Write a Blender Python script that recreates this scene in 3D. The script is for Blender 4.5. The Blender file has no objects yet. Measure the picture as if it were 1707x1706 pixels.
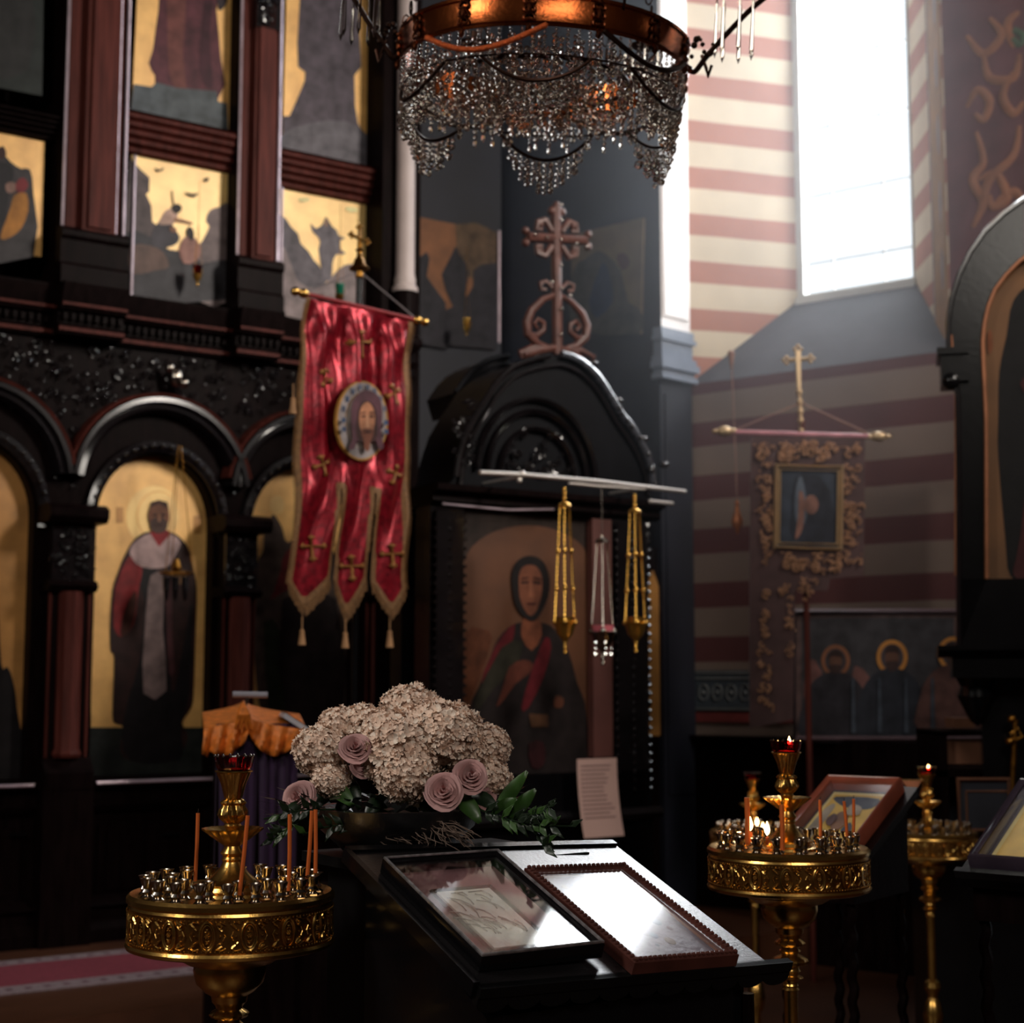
import bpy, bmesh, math, random
from mathutils import Vector, Matrix
PI = math.pi
rnd = random.Random(7)

# ------------------------------------------------------------ camera, sky, sun, lights, exposure
FPX, PITCH, EYE = 2600.0, math.atan(287/2600.0), 1.6
C = bpy.context.scene.collection
cam_d = bpy.data.cameras.new('camera'); cam = bpy.data.objects.new('camera', cam_d); C.objects.link(cam)
cam.location = (0, 0, EYE); cam.rotation_euler = (PI/2+PITCH, 0, 0)
cam_d.sensor_width = 24.0; cam_d.sensor_fit = 'HORIZONTAL'; cam_d.lens = 24.0*FPX/1707.0
cam_d.clip_start = .05; cam_d.clip_end = 100
cam_d.dof.use_dof = True; cam_d.dof.focus_distance = 3.05; cam_d.dof.aperture_fstop = 2.8
bpy.context.scene.camera = cam
S = bpy.context.scene
S.view_settings.view_transform = 'Standard'; S.view_settings.look = 'None'
S.view_settings.gamma = 1.0; S.view_settings.use_curve_mapping = False
S.view_settings.exposure = 0.0
S.cycles.max_bounces = 20; S.cycles.diffuse_bounces = 3; S.cycles.glossy_bounces = 4
S.cycles.transmission_bounces = 18; S.cycles.transparent_max_bounces = 20; S.cycles.volume_bounces = 1
S.cycles.caustics_reflective = False; S.cycles.caustics_refractive = False
S.cycles.use_denoising = True; S.cycles.sample_clamp_indirect = 8.0
w = bpy.data.worlds.new('sky'); S.world = w; w.use_nodes = True
wb = w.node_tree.nodes['Background']; wb.inputs[0].default_value = (.86, .93, 1, 1); wb.inputs[1].default_value = 1.5

def area_light(name, loc, target, sx, sy, power, col):
    d = bpy.data.lights.new(name, 'AREA'); d.shape = 'RECTANGLE'; d.size = sx; d.size_y = sy
    d.energy = power; d.color = col
    o = bpy.data.objects.new(name, d); C.objects.link(o); o.location = loc
    o.rotation_euler = (Vector(target)-Vector(loc)).to_track_quat('-Z', 'Y').to_euler()
    return o
# daylight through the apse window (just outside the pane), then three added fill lamps out of view
area_light('window_daylight', (2.86, 10.5, 6.3), (2.86-.86, 10.5-.52, 6.05), 1.3, 4.4, 430, (.90, .95, 1))
area_light('nave_fill_light', (4.95, 4.6, 6.0), (-1.0, 9.5, 3.7), 1.3, 2.4, 112, (1, .91, .82)).data.spread = math.radians(75)  # added lamp that brightens the gold icons, no window behind it
area_light('west_fill_light', (1.6, -3.9, 6.0), (0, 4, 1.5), 3.4, 3.2, 260, (1, .92, .82))  # added fill for the bouquet and the brass
area_light('side_fill_light', (-4.9, 0.6, 5.2), (1.3, 5.0, 1.2), 1.4, 2.2, 190, (1, .95, .86))  # added fill aimed at the icons on the right lecterns

# ------------------------------------------------------------ helpers
def ray(px, py):
    x = (px-853.5)/FPX; v = (853-py)/FPX
    return Vector((x, math.cos(PITCH)-v*math.sin(PITCH), math.sin(PITCH)+v*math.cos(PITCH)))
def at(px, py, Y):                       # point seen at pixel (px,py) at distance Y down the nave
    d = ray(px, py); t = Y/d.y
    return Vector((d.x*t, Y, EYE+d.z*t))
class Frame:                              # a vertical plane: local x along it, local y away from the viewer, z up
    def __init__(s, o, deg):
        s.o = Vector((o[0], o[1], 0)); s.a = math.radians(deg)
        s.x = Vector((math.cos(s.a), math.sin(s.a), 0)); s.n = Vector((-math.sin(s.a), math.cos(s.a), 0))
    def l(s, px, py, yo=0.0):             # pixel -> (local x, z) on the plane local y = yo
        d = ray(px, py); c = Vector((0, 0, EYE))
        t = (yo + (s.o-c).dot(s.n))/d.dot(s.n)
        p = c+d*t; return ((p-s.o).dot(s.x), p.z)
    def w(s, x, y, z): return s.o+s.x*x+s.n*y+Vector((0, 0, z))
def srgb(r, g, b):
    f = lambda c: (c/255/12.92) if c/255 <= .04045 else ((c/255+.055)/1.055)**2.4
    return (f(r), f(g), f(b))
def spline(pts, n=5, closed=True):
    out = []; N = len(pts); rng = range(N) if closed else range(N-1)
    for i in rng:
        if closed: p0, p1, p2, p3 = pts[i-1], pts[i], pts[(i+1) % N], pts[(i+2) % N]
        else: p0, p1, p2, p3 = pts[max(i-1, 0)], pts[i], pts[i+1], pts[min(i+2, N-1)]
        for k in range(n):
            t = k/n
            out.append(tuple(.5*((2*b)+(-a+c)*t+(2*a-5*b+4*c-d)*t*t+(-a+3*b-3*c+d)*t**3) for a, b, c, d in zip(p0, p1, p2, p3)))
    if not closed: out.append(tuple(pts[-1]))
    return out
def ell(cx, cy, rx, ry, n=20, a0=0, a1=2*PI): return [(cx+rx*math.cos(a0+(a1-a0)*i/n), cy+ry*math.sin(a0+(a1-a0)*i/n)) for i in range(n)]

_ico = {}
def ico(l):
    if l not in _ico:
        b = bmesh.new(); bmesh.ops.create_icosphere(b, subdivisions=l, radius=1)
        _ico[l] = ([v.co.copy() for v in b.verts], [[v.index for v in f.verts] for f in b.faces]); b.free()
    return _ico[l]
class MB:
    def __init__(s): s.v = []; s.f = []; s.m = []
    def add(s, vs, fs, mat=0):
        k = len(s.v); s.v += [tuple(v) for v in vs]; s.f += [[i+k for i in f] for f in fs]; s.m += [mat]*len(fs); return s
    def box(s, x0, x1, y0, y1, z0, z1, mat=0):
        return s.add([(x0,y0,z0),(x1,y0,z0),(x1,y1,z0),(x0,y1,z0),(x0,y0,z1),(x1,y0,z1),(x1,y1,z1),(x0,y1,z1)],
              [(0,3,2,1),(4,5,6,7),(0,1,5,4),(1,2,6,5),(2,3,7,6),(3,0,4,7)], mat)
    def ball(s, c, r, l=1, mat=0, sc=(1,1,1)):
        vs, fs = ico(l); return s.add([(c[0]+v.x*r*sc[0], c[1]+v.y*r*sc[1], c[2]+v.z*r*sc[2]) for v in vs], fs, mat)
    def lathe(s, prof, seg=24, c=(0,0,0), mat=0, flute=None, caps=True):
        vs = []; n = len(prof)
        for j, p in enumerate(prof):
            for i in range(seg):
                a = 2*PI*i/seg; r = p[0]
                if flute: r = flute(r, a, p[1], j)
                vs.append((c[0]+r*math.cos(a), c[1]+r*math.sin(a), c[2]+p[1]))
        fs = [(j*seg+i, j*seg+(i+1) % seg, (j+1)*seg+(i+1) % seg, (j+1)*seg+i) for j in range(n-1) for i in range(seg)]
        if caps: fs += [list(range(seg))[::-1], list(range((n-1)*seg, n*seg))]
        return s.add(vs, fs, mat)
    def tube(s, pts, r, seg=6, closed=False, mat=0, flat=1.0):
        pts = [Vector(p) for p in pts]; n = len(pts); vs = []; up = None
        for i, p in enumerate(pts):
            a = pts[(i-1) % n] if (closed or i) else p; b = pts[(i+1) % n] if (closed or i < n-1) else p
            t = (b-a); t = t.normalized() if t.length > 1e-9 else Vector((0,0,1))
            if up is None: up = Vector((0,0,1)) if abs(t.z) < .9 else Vector((1,0,0))
            u = up-t*up.dot(t); u = u.normalized() if u.length > 1e-6 else t.orthogonal().normalized(); up = u; q = t.cross(u)
            rr = r[i] if isinstance(r, (list, tuple)) else r
            for k in range(seg):
                an = 2*PI*k/seg; vs.append(p+u*(rr*math.cos(an))+q*(rr*flat*math.sin(an)))
        m = n if closed else n-1
        fs = [(i*seg+k, i*seg+(k+1) % seg, ((i+1) % n)*seg+(k+1) % seg, ((i+1) % n)*seg+k) for i in range(m) for k in range(seg)]
        if not closed: fs += [list(range(seg))[::-1], list(range((n-1)*seg, n*seg))]
        return s.add(vs, fs, mat)
    def prism(s, poly, y0, y1, mat=0):    # outline in x,z extruded in y
        n = len(poly); vs = [(x, y0, z) for x, z in poly]+[(x, y1, z) for x, z in poly]
        a = sum(poly[i][0]*poly[(i+1) % n][1]-poly[(i+1) % n][0]*poly[i][1] for i in range(n))
        fr = list(range(n)); bk = list(range(2*n-1, n-1, -1)); sd = [(i, i+n, (i+1) % n+n, (i+1) % n) for i in range(n)]
        if a < 0: fr = fr[::-1]; bk = bk[::-1]; sd = [f[::-1] for f in sd]
        return s.add(vs, [fr, bk]+sd, mat)
    def flat(s, poly, y, mat=0):
        n = len(poly); a = sum(poly[i][0]*poly[(i+1) % n][1]-poly[(i+1) % n][0]*poly[i][1] for i in range(n))
        return s.add([(x, y, z) for x, z in poly], [list(range(n)) if a > 0 else list(range(n))[::-1]], mat)
    def mould(s, prof, x0, x1, mat=0):    # profile (y,z) swept along x
        n = len(prof); vs = [(x0, y, z) for y, z in prof]+[(x1, y, z) for y, z in prof]
        return s.add(vs, [(i, (i+1) % n, (i+1) % n+n, i+n) for i in range(n)]+[list(range(n))[::-1], list(range(n, 2*n))], mat)
    def arc(s, cx, cz, prof, a0, a1, n=28, mat=0, sz=1.0):   # profile (r,y) swept round an arch in the x,z plane
        k = len(prof); vs = []
        for i in range(n+1):
            a = a0+(a1-a0)*i/n
            for r, y in prof: vs.append((cx+r*math.cos(a), y, cz+r*math.sin(a)*sz))
        return s.add(vs, [(i*k+j, i*k+(j+1) % k, (i+1)*k+(j+1) % k, (i+1)*k+j) for i in range(n) for j in range(k)]+[list(range(k)), list(range(n*k, (n+1)*k))[::-1]], mat)
    def xf(s, M):
        s.v = [tuple(M @ Vector(v)) for v in s.v]; return s
    def merge(s, o, M=None, dm=0):
        k = len(s.v); s.v += [tuple(M @ Vector(v)) if M else v for v in o.v]
        s.f += [[i+k for i in f] for f in o.f]; s.m += [m+dm for m in o.m]; return s
    def build(s, name, mats, parent=None, smooth=35, frame=None, fix=True):
        me = bpy.data.meshes.new(name); me.from_pydata(s.v, [], s.f)
        if not isinstance(mats, (list, tuple)): mats = [mats]
        for m in mats: me.materials.append(m)
        me.polygons.foreach_set('material_index', s.m)
        if fix:
            b = bmesh.new(); b.from_mesh(me); bmesh.ops.recalc_face_normals(b, faces=b.faces); b.to_mesh(me); b.free()
        if smooth:
            me.polygons.foreach_set('use_smooth', [True]*len(me.polygons)); me.set_sharp_from_angle(angle=math.radians(smooth))
        me.update(); o = bpy.data.objects.new(name, me); C.objects.link(o)
        if parent: o.parent = parent
        elif frame:
            xs = [v[0] for v in s.v]; ys = [v[1] for v in s.v]; zs = [v[2] for v in s.v]
            c = Vector(((min(xs)+max(xs))/2, (min(ys)+max(ys))/2, min(zs)))
            me.transform(Matrix.Translation(-c)); o.location = frame.w(*c); o.rotation_euler = (0, 0, frame.a)
        return o
WF = Frame((0, 0), 0)
def tag(o, label, cat, group=None, kind=None):
    o['label'] = label; o['category'] = cat
    if group: o['group'] = group
    if kind: o['kind'] = kind
    return o
def thing(name, label, cat, loc=(0,0,0), rz=0, group=None):
    o = bpy.data.objects.new(name, None); C.objects.link(o); o.empty_display_size = .1
    o.location = loc; o.rotation_euler = (0, 0, rz) if not isinstance(rz, tuple) else rz
    return tag(o, label, cat, group)
def struct(o): o['kind'] = 'structure'; return o
def dup(root, loc=None, rz=None, label=None, group=None):
    kids = {}
    def cp(o, par):
        c = o.copy(); C.objects.link(c)
        if par: c.parent = par
        for k in CH.get(o.name, []): cp(k, c)
        return c
    CH = {}
    for o in bpy.data.objects:
        if o.parent: CH.setdefault(o.parent.name, []).append(o)
    r = cp(root, None)
    if loc is not None: r.location = loc
    if rz is not None: r.rotation_euler = (0, 0, rz) if not isinstance(rz, tuple) else rz
    if label: r['label'] = label
    if group: r['group'] = group
    return r

# ------------------------------------------------------------ materials
_mats = {}
def mat(name, col, rough=.5, metal=0, var=.25, vs=8, bump=0, bs=60, coat=0, emit=None, es=0, stretch=(1,1,1), spec=None, col2=None, sheen=0):
    if name in _mats: return _mats[name]
    m = bpy.data.materials.new(name); m.use_nodes = True; nt = m.node_tree; p = nt.nodes['Principled BSDF']
    p.inputs['Roughness'].default_value = rough; p.inputs['Metallic'].default_value = metal
    if coat: p.inputs['Coat Weight'].default_value = coat; p.inputs['Coat Roughness'].default_value = .12
    if spec is not None: p.inputs['Specular IOR Level'].default_value = spec
    if sheen: p.inputs['Sheen Weight'].default_value = sheen
    tc = nt.nodes.new('ShaderNodeTexCoord'); mp = nt.nodes.new('ShaderNodeMapping'); mp.inputs['Scale'].default_value = stretch
    nt.links.new(tc.outputs['Object'], mp.inputs['Vector'])
    nz = nt.nodes.new('ShaderNodeTexNoise'); nz.inputs['Scale'].default_value = vs; nz.inputs['Detail'].default_value = 5
    nt.links.new(mp.outputs['Vector'], nz.inputs['Vector'])
    cr = nt.nodes.new('ShaderNodeValToRGB')
    lo = tuple(c*(1-var) for c in col) if col2 is None else col2
    hi = tuple(min(1, c*(1+var)) for c in col) if col2 is None else col
    cr.color_ramp.elements[0].position = .3; cr.color_ramp.elements[1].position = .7
    cr.color_ramp.elements[0].color = (*lo, 1); cr.color_ramp.elements[1].color = (*hi, 1)
    nt.links.new(nz.outputs['Fac'], cr.inputs['Fac']); nt.links.new(cr.outputs['Color'], p.inputs['Base Color'])
    if bump:
        nb = nt.nodes.new('ShaderNodeTexNoise'); nb.inputs['Scale'].default_value = bs; nb.inputs['Detail'].default_value = 3
        nt.links.new(mp.outputs['Vector'], nb.inputs['Vector'])
        b = nt.nodes.new('ShaderNodeBump'); b.inputs['Strength'].default_value = bump; b.inputs['Distance'].default_value = .01
        nt.links.new(nb.outputs['Fac'], b.inputs['Height']); nt.links.new(b.outputs['Normal'], p.inputs['Normal'])
    if emit: p.inputs['Emission Color'].default_value = (*emit, 1); p.inputs['Emission Strength'].default_value = es
    _mats[name] = m; return m
def paint(r, g, b, rough=.5, metal=0, var=.42, vs=11): return mat('paint_%d_%d_%d_%d' % (r, g, b, int(metal*10)), srgb(r, g, b), rough, metal, var, vs, spec=.22)
def glass(name, col, rough=0.0, ior=1.5):
    m = bpy.data.materials.new(name); m.use_nodes = True; nt = m.node_tree; p = nt.nodes['Principled BSDF']
    p.inputs['Base Color'].default_value = (*col, 1); p.inputs['Transmission Weight'].default_value = 1
    p.inputs['Roughness'].default_value = rough; p.inputs['IOR'].default_value = ior; return m
def pane_mat():
    m = bpy.data.materials.new('window_glass'); m.use_nodes = True; nt = m.node_tree; nt.nodes.remove(nt.nodes['Principled BSDF'])
    t = nt.nodes.new('ShaderNodeBsdfTransparent'); g = nt.nodes.new('ShaderNodeBsdfGlossy'); g.inputs['Roughness'].default_value = .05
    x = nt.nodes.new('ShaderNodeMixShader'); x.inputs[0].default_value = .05
    nt.links.new(t.outputs[0], x.inputs[1]); nt.links.new(g.outputs[0], x.inputs[2]); nt.links.new(x.outputs[0], nt.nodes['Material Output'].inputs[0]); return m
def stripes(name, z0, period, frac, c1, c2):
    m = bpy.data.materials.new(name); m.use_nodes = True; nt = m.node_tree; p = nt.nodes['Principled BSDF']; p.inputs['Roughness'].default_value = .85
    L = nt.links.new; N = nt.nodes.new
    g = N('ShaderNodeNewGeometry'); sp = N('ShaderNodeSeparateXYZ'); L(g.outputs['Position'], sp.inputs[0])
    nz = N('ShaderNodeTexNoise'); nz.inputs['Scale'].default_value = 3; L(g.outputs['Position'], nz.inputs['Vector'])
    def mth(op, a, b=None):
        n = N('ShaderNodeMath'); n.operation = op
        for i, v in enumerate((a, b)):
            if v is None: continue
            if isinstance(v, (int, float)): n.inputs[i].default_value = v
            else: L(v, n.inputs[i])
        return n.outputs[0]
    z = mth('ADD', sp.outputs['Z'], mth('MULTIPLY', nz.outputs['Fac'], .012))
    fr = mth('FRACT', mth('DIVIDE', mth('SUBTRACT', z, z0), period))
    k = mth('LESS_THAN', fr, frac)
    n2 = N('ShaderNodeTexNoise'); n2.inputs['Scale'].default_value = 2.2; n2.inputs['Detail'].default_value = 6; L(g.outputs['Position'], n2.inputs['Vector'])
    mx = N('ShaderNodeMix'); mx.data_type = 'RGBA'; L(k, mx.inputs['Factor']); mx.inputs['A'].default_value = (*c2, 1); mx.inputs['B'].default_value = (*c1, 1)
    hs = N('ShaderNodeHueSaturation'); L(mx.outputs['Result'], hs.inputs['Color']); L(mth('ADD', mth('MULTIPLY', n2.outputs['Fac'], .5), .75), hs.inputs['Value'])
    L(hs.outputs[0], p.inputs['Base Color']); return m
M = {}
M['wood'] = mat('dark_polished_wood', srgb(18, 10, 10), .34, 0, .4, 5, .12, 30, spec=.02, stretch=(6, 6, 1))
M['redwood'] = mat('reddish_wood', srgb(80, 38, 32), .5, 0, .35, 5, .1, 30, spec=.08, stretch=(6, 6, .6))
M['black'] = mat('black_lacquer', srgb(12, 11, 13), .2, 0, .3, 6, .03, 40, spec=.35)
M['blackboard'] = mat('black_lectern_leather', srgb(22, 20, 22), .3, 0, .3, 6, .12, 160, coat=1, spec=.8)
M['blackboard'].node_tree.nodes['Principled BSDF'].inputs['Coat Roughness'].default_value = .27
M['gloss'] = mat('black_carving', srgb(20, 16, 18), .15, 0, .3, 10, 0, coat=.7)
M['brass'] = mat('polished_brass', srgb(214, 168, 92), .26, 1, .15, 20, .05, 120)
M['oldbrass'] = mat('aged_brass', srgb(150, 104, 44), .3, 1, .35, 25, .15, 90)
M['copper'] = mat('copper_band', srgb(158, 84, 44), .24, 1, .3, 7, .08, 60)
M['chrome'] = mat('silvered_metal', srgb(170, 160, 150), .15, 1, .1, 20)
M['goldleaf'] = mat('gold_leaf', srgb(240, 182, 108), .42, .12, .25, 6, .05, 80)
M['goldleafd'] = mat('gold_leaf_ochre', srgb(186, 132, 70), .45, .1, .25, 6)
M['pale'] = mat('pale_column_paint', srgb(228, 222, 220), .55, 0, .08, 4)
M['palepink'] = mat('pinkish_stone', srgb(188, 172, 168), .5, 0, .12, 4)
M['bluewood'] = mat('blue_black_panel', srgb(20, 22, 34), .6, 0, .3, 3, .05, 20)
M['crystal'] = glass('crystal', (1, .97, .92), 0, 1.45)
M['crystal'].node_tree.nodes['Principled BSDF'].inputs['Metallic'].default_value = .22
M['redglass'] = glass('red_glass', (.42, .006, .01), .02, 1.45)
M['pinkglass'] = mat('pink_glass', srgb(225, 120, 130), .15, 0, .1, 20)
M['greenglass'] = mat('green_glass', srgb(20, 92, 70), .1, 0, .2, 20)
M['wax'] = mat('beeswax', srgb(214, 104, 44), .45, 0, .1, 30)
M['wick'] = mat('wick', srgb(40, 30, 28), .9)
M['flame'] = mat('flame', (1, .55, .2), .5, emit=(1, .55, .2), es=28)
M['paper'] = mat('paper', srgb(196, 160, 150), .8, 0, .05, 5)
M['ink'] = mat('grey_ink', srgb(120, 92, 92), .8, 0, .1)
M['grout'] = mat('plaster', srgb(150, 140, 132), .9, 0, .15, 3)
# ------------------------------------------------------------ the room
F1 = Frame((-2.5, 8.7), 34.3)           # left leg of the icon screen
FM = Frame((1.165, 10.2), -36.87)       # the striped apse wall
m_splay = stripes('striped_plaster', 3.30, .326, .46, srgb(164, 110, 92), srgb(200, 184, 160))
m_wall = stripes('striped_plaster_shaded', 1.04, .352, .46, srgb(88, 46, 46), srgb(122, 104, 94))  # same stripes, shade below the window put into the colours
m_dull = mat('dim_plaster', srgb(70, 58, 54), .9, 0, .2, 2)
floor_m = mat('dark_floor_boards', srgb(70, 40, 24), .4, 0, .35, 6, .1, 40, stretch=(1, 8, 1))
sole_m = mat('oak_floor_boards', srgb(80, 48, 32), .38, 0, .3, 5, .08, 40, stretch=(1, 10, 1))
struct(MB().box(-5.2, 5.2, -4.2, 13, -.1, 0).build('floor', floor_m, frame=WF))
struct(MB().box(-5.2, 5.2, -4.2, 13, 8.4, 8.6).build('ceiling', m_dull, frame=WF))
struct(MB().box(-5.3, -5.1, -4.2, 7.2, 0, 8.4).build('wall_left', m_dull, frame=WF))
struct(MB().box(5.1, 5.3, -4.2, 8.0, 0, 8.4).build('wall_right', m_dull, frame=WF))
struct(MB().box(-5.2, 5.2, -4.3, -4.1, 0, 8.4).build('wall_back', m_dull, frame=WF))
# raised floor before the screen
se = F1.l(33, 1706, 0)
ys = -1.0
def on_floor(px, py, z):
    d = ray(px, py); t = (z-EYE)/d.z; return Vector((0, 0, EYE))+d*t
p0 = on_floor(150, 1694, .2); yl = (p0-F1.o).dot(F1.n)
o = MB().box(-3.5, 5.0, yl, 0.5, 0.001, .2).build('floor', sole_m, frame=F1); struct(o); o.name = 'floor_raised'
def rug():
    a = on_floor(100, 1594, .206); b = on_floor(100, 1648, .206)
    y1 = (a-F1.o).dot(F1.n); y0 = (b-F1.o).dot(F1.n); x1 = (on_floor(420, 1600, .206)-F1.o).dot(F1.x)
    m = MB(); x0 = -3.3; x1 += 1.4; t = (y1-y0)
    m.box(x0, x1, y0, y1, .201, .208, 1)
    m.box(x0, x1, y0+t*.2, y1-t*.17, .208, .2095, 0)
    for i in range(60):
        x = x0+(x1-x0)*i/60; m.box(x, x+.03, y0+t*.07, y0+t*.13, .208, .2092, 2); m.box(x, x+.03, y1-t*.11, y1-t*.06, .208, .2092, 2)
    o = m.build('runner_rug', [mat('rug_crimson', srgb(120, 42, 56), .95, 0, .2, 60), mat('rug_border', srgb(130, 112, 116), .95, 0, .2, 60), mat('rug_border_mark', srgb(100, 70, 80), .95)], frame=F1)
    tag(o, 'crimson runner rug with grey borders on the raised floor before the icon screen', 'rug')
rug()
# screen back wall, then the two blue-black walls behind the shrine
xe = F1.l(690, 600, .25)[0]
struct(MB().box(-3.4, xe, .3, .42, 0, 8.4).build('wall_screen', M['wood'], frame=F1))
x2 = F1.l(835, 600, .55)[0]
struct(MB().box(xe-.1, x2+.05, .55, .67, 0, 8.4).build('wall_apse_left', M['bluewood'], frame=F1))
c2 = F1.w(x2, .55, 0); F3 = Frame((c2.x, c2.y), 34.3-90-7.5+15)
F3 = Frame((c2.x, c2.y), -46)
x3 = F3.l(1103, 600, 0)[0]
struct(MB().box(-.06, x3, 0, .12, 0, 8.4).build('wall_apse_middle', M['bluewood'], frame=F3))
c3 = F3.w(x3, 0, 0)
# striped wall with the deep splayed window niche
ZB = at(1345, 503, 10.44).z; ZS = at(1150, 642, 10.2).z; ZT = 8.4
WL = (1.95, 10.44); WR = (2.63, 9.93); ML = (1.165, 10.2); MR = (2.612, 9.112)
mwl = ((MR[0]-ML[0])**2+(MR[1]-ML[1])**2)**.5
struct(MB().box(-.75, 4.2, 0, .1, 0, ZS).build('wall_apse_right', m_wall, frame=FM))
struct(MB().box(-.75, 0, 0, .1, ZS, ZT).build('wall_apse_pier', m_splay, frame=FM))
def quad(name, pts, m, th=None):
    v = [Vector(p) for p in pts]; n = (v[1]-v[0]).cross(v[2]-v[0]).normalized()*(th or .06)
    b = MB(); b.add(v+[p+n for p in v], [(0,1,2,3),(7,6,5,4),(0,4,5,1),(1,5,6,2),(2,6,7,3),(3,7,4,0)]); return b.build(name, m, frame=WF)
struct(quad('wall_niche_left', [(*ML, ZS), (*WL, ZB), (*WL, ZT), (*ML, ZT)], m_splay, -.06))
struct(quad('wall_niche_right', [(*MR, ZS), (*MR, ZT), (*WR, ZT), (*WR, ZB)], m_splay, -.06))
struct(quad('wall_niche_sill', [(*ML, ZS), (*MR, ZS), (*WR, ZB), (*WL, ZB)], mat('grey_sill_plaster', srgb(56, 55, 60), .8, 0, .2, 5), -.06))
# painted border on the right reveal
def border():
    a = Vector((*MR, 0)); b = Vector((*WR, 0)); d = (b-a); L = d.length; fr = Frame((a.x, a.y), math.degrees(math.atan2(d.y, d.x)))
    m = MB(); m.box(.02, .32, .001, .006, ZS+.1, ZT, 0)
    for i in range(14):
        z = ZS+.4+i*.42; m.prism(spline([(.12, z), (.15, z+.12), (.12, z+.26), (.09, z+.12)], 4), .006, .008, 1)
    m.box(.33, .345, .001, .008, ZS+.1, ZT, 1)
    struct(m.build('trim_1', [mat('ochre_border', srgb(150, 112, 74), .8, 0, .2, 6), mat('grey_border_mark', srgb(138, 128, 128), .8)], frame=fr))
border()
# ornament wall right of the niche
def ornament_wall():
    m = MB(); x0 = mwl+.0; m.box(x0, 4.2, 0, .1, ZS, ZT, 0)
    L = lambda pts: [(a, -.006, b) for a, b in spline([FM.l(x, y) for x, y in pts], 5, False)]
    for pts in ([(1628, 220), (1640, 270), (1622, 300), (1640, 340), (1632, 360)], [(1632, 300), (1660, 290), (1680, 330), (1655, 345), (1650, 325)],
                [(1622, 380), (1636, 350), (1650, 300), (1690, 260), (1700, 210)], [(1690, 120), (1672, 160), (1690, 190), (1707, 170)],
                [(1612, 60), (1640, 90), (1670, 60), (1650, 30)], [(1640, 90), (1650, 130), (1690, 130), (1700, 90)], [(1700, 20), (1680, 40), (1690, 80)],
                [(1612, 180), (1630, 150), (1650, 170), (1640, 200), (1626, 190)], [(1660, 340), (1690, 320), (1707, 340)]):
        p = L(pts); n = len(p); m.tube(p, [.012+.016*math.sin(PI*i/(n-1)) for i in range(n)], 6, mat=1, flat=.25)
    p = L([(1690, 50), (1706, 60), (1700, 75), (1688, 65)]); m.tube(p, .02, 6, mat=2, flat=.3)
    struct(m.build('wall_ornament', [mat('oxblood_plaster', srgb(86, 48, 52), .85, 0, .25, 5), mat('ochre_scroll', srgb(128, 82, 56), .85), mat('green_scroll', srgb(60, 80, 60), .85)], frame=FM))
ornament_wall()
# window
def window():
    d = Vector(WR)-Vector(WL); L = d.length; fr = Frame(WL, math.degrees(math.atan2(d.y, d.x)))
    root = bpy.data.objects.new('window_1', None); C.objects.link(root); root.location = (WL[0], WL[1], ZB); root.rotation_euler = (0, 0, fr.a); root['kind'] = 'structure'
    fm = mat('white_window_frame', srgb(205, 205, 200), .5, 0, .05); H = ZT-ZB
    m = MB(); w_ = .05
    m.box(0, w_, 0, .08, 0, H); m.box(L-.02, L, 0, .08, 0, H); m.box(0, L, 0, .08, 0, .04); m.box(0, L, -.03, .03, -.03, .02)
    m.build('window_frame', fm, root)
    m = MB(); z = fr.l(1350, 441, .03)[1]-ZB; st = .47
    for i in range(-1, 9):
        zz = z+i*st
        if .05 < zz < H: m.box(w_, L-.02, .028, .04, zz-.006, zz+.006)
    for x in (w_+(L-w_)*.26, w_+(L-w_)*.72): m.box(x-.004, x+.004, .028, .04, .03, H)
    m.build('glazing_bar', fm, root)
    MB().box(w_, L-.02, .045, .049, .03, H).build('pane', pane_mat(), root)
window()
# ledge, tile band, skirting on the striped wall
def lm(px, py, yo=0): return FM.l(px, py, yo)
def wall_trims():
    gm = mat('patterned_tile_blue', srgb(64, 72, 80), .6, 0, .3, 20); rm = mat('tile_red_line', srgb(120, 52, 50), .6)
    z0 = lm(1200, 1186)[1]; z1 = lm(1200, 1118)[1]; zr0 = lm(1200, 1204)[1]; x1 = lm(1325, 1150)[0]
    m = MB(); m.box(-.3, x1, -.012, 0, z0, z1, 0); m.box(-.3, x1, -.014, 0, zr0, z0-.01, 1)
    for z in (z0+.015, z1-.015, z1-.05): m.box(-.3, x1, -.018, 0, z-.006, z+.006, 2)
    x = -.05
    while x < x1-.06:
        m.tube([(x+.05+.035*math.cos(a), -.014, (z0+z1)/2-.01+.05*math.sin(a)) for a in [i*PI/6 for i in range(12)]], .005, 5, True, 2); m.ball((x+.05, -.014, (z0+z1)/2-.01), .014, 1, 2); x += .1
    struct(m.build('trim_2', [gm, rm, mat('tile_grey', srgb(110, 112, 112), .6)], frame=FM))
    zt = lm(1150, 1230)[1]; m = MB()
    m.mould([(0, zt-.06), (-.06, zt-.06), (-.1, zt-.02), (-.12, zt), (-.12, zt+.02), (0, zt+.02)], -.6, 4.2); m.box(-.6, 4.2, -.05, 0, .0, zt-.06)
    for i in range(9): m.box(-.4+i*.5, -.4+i*.5+.42, -.062, -.05, .25, zt-.2)
    struct(m.build('trim_3', M['wood'], frame=FM))
wall_trims()
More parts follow.
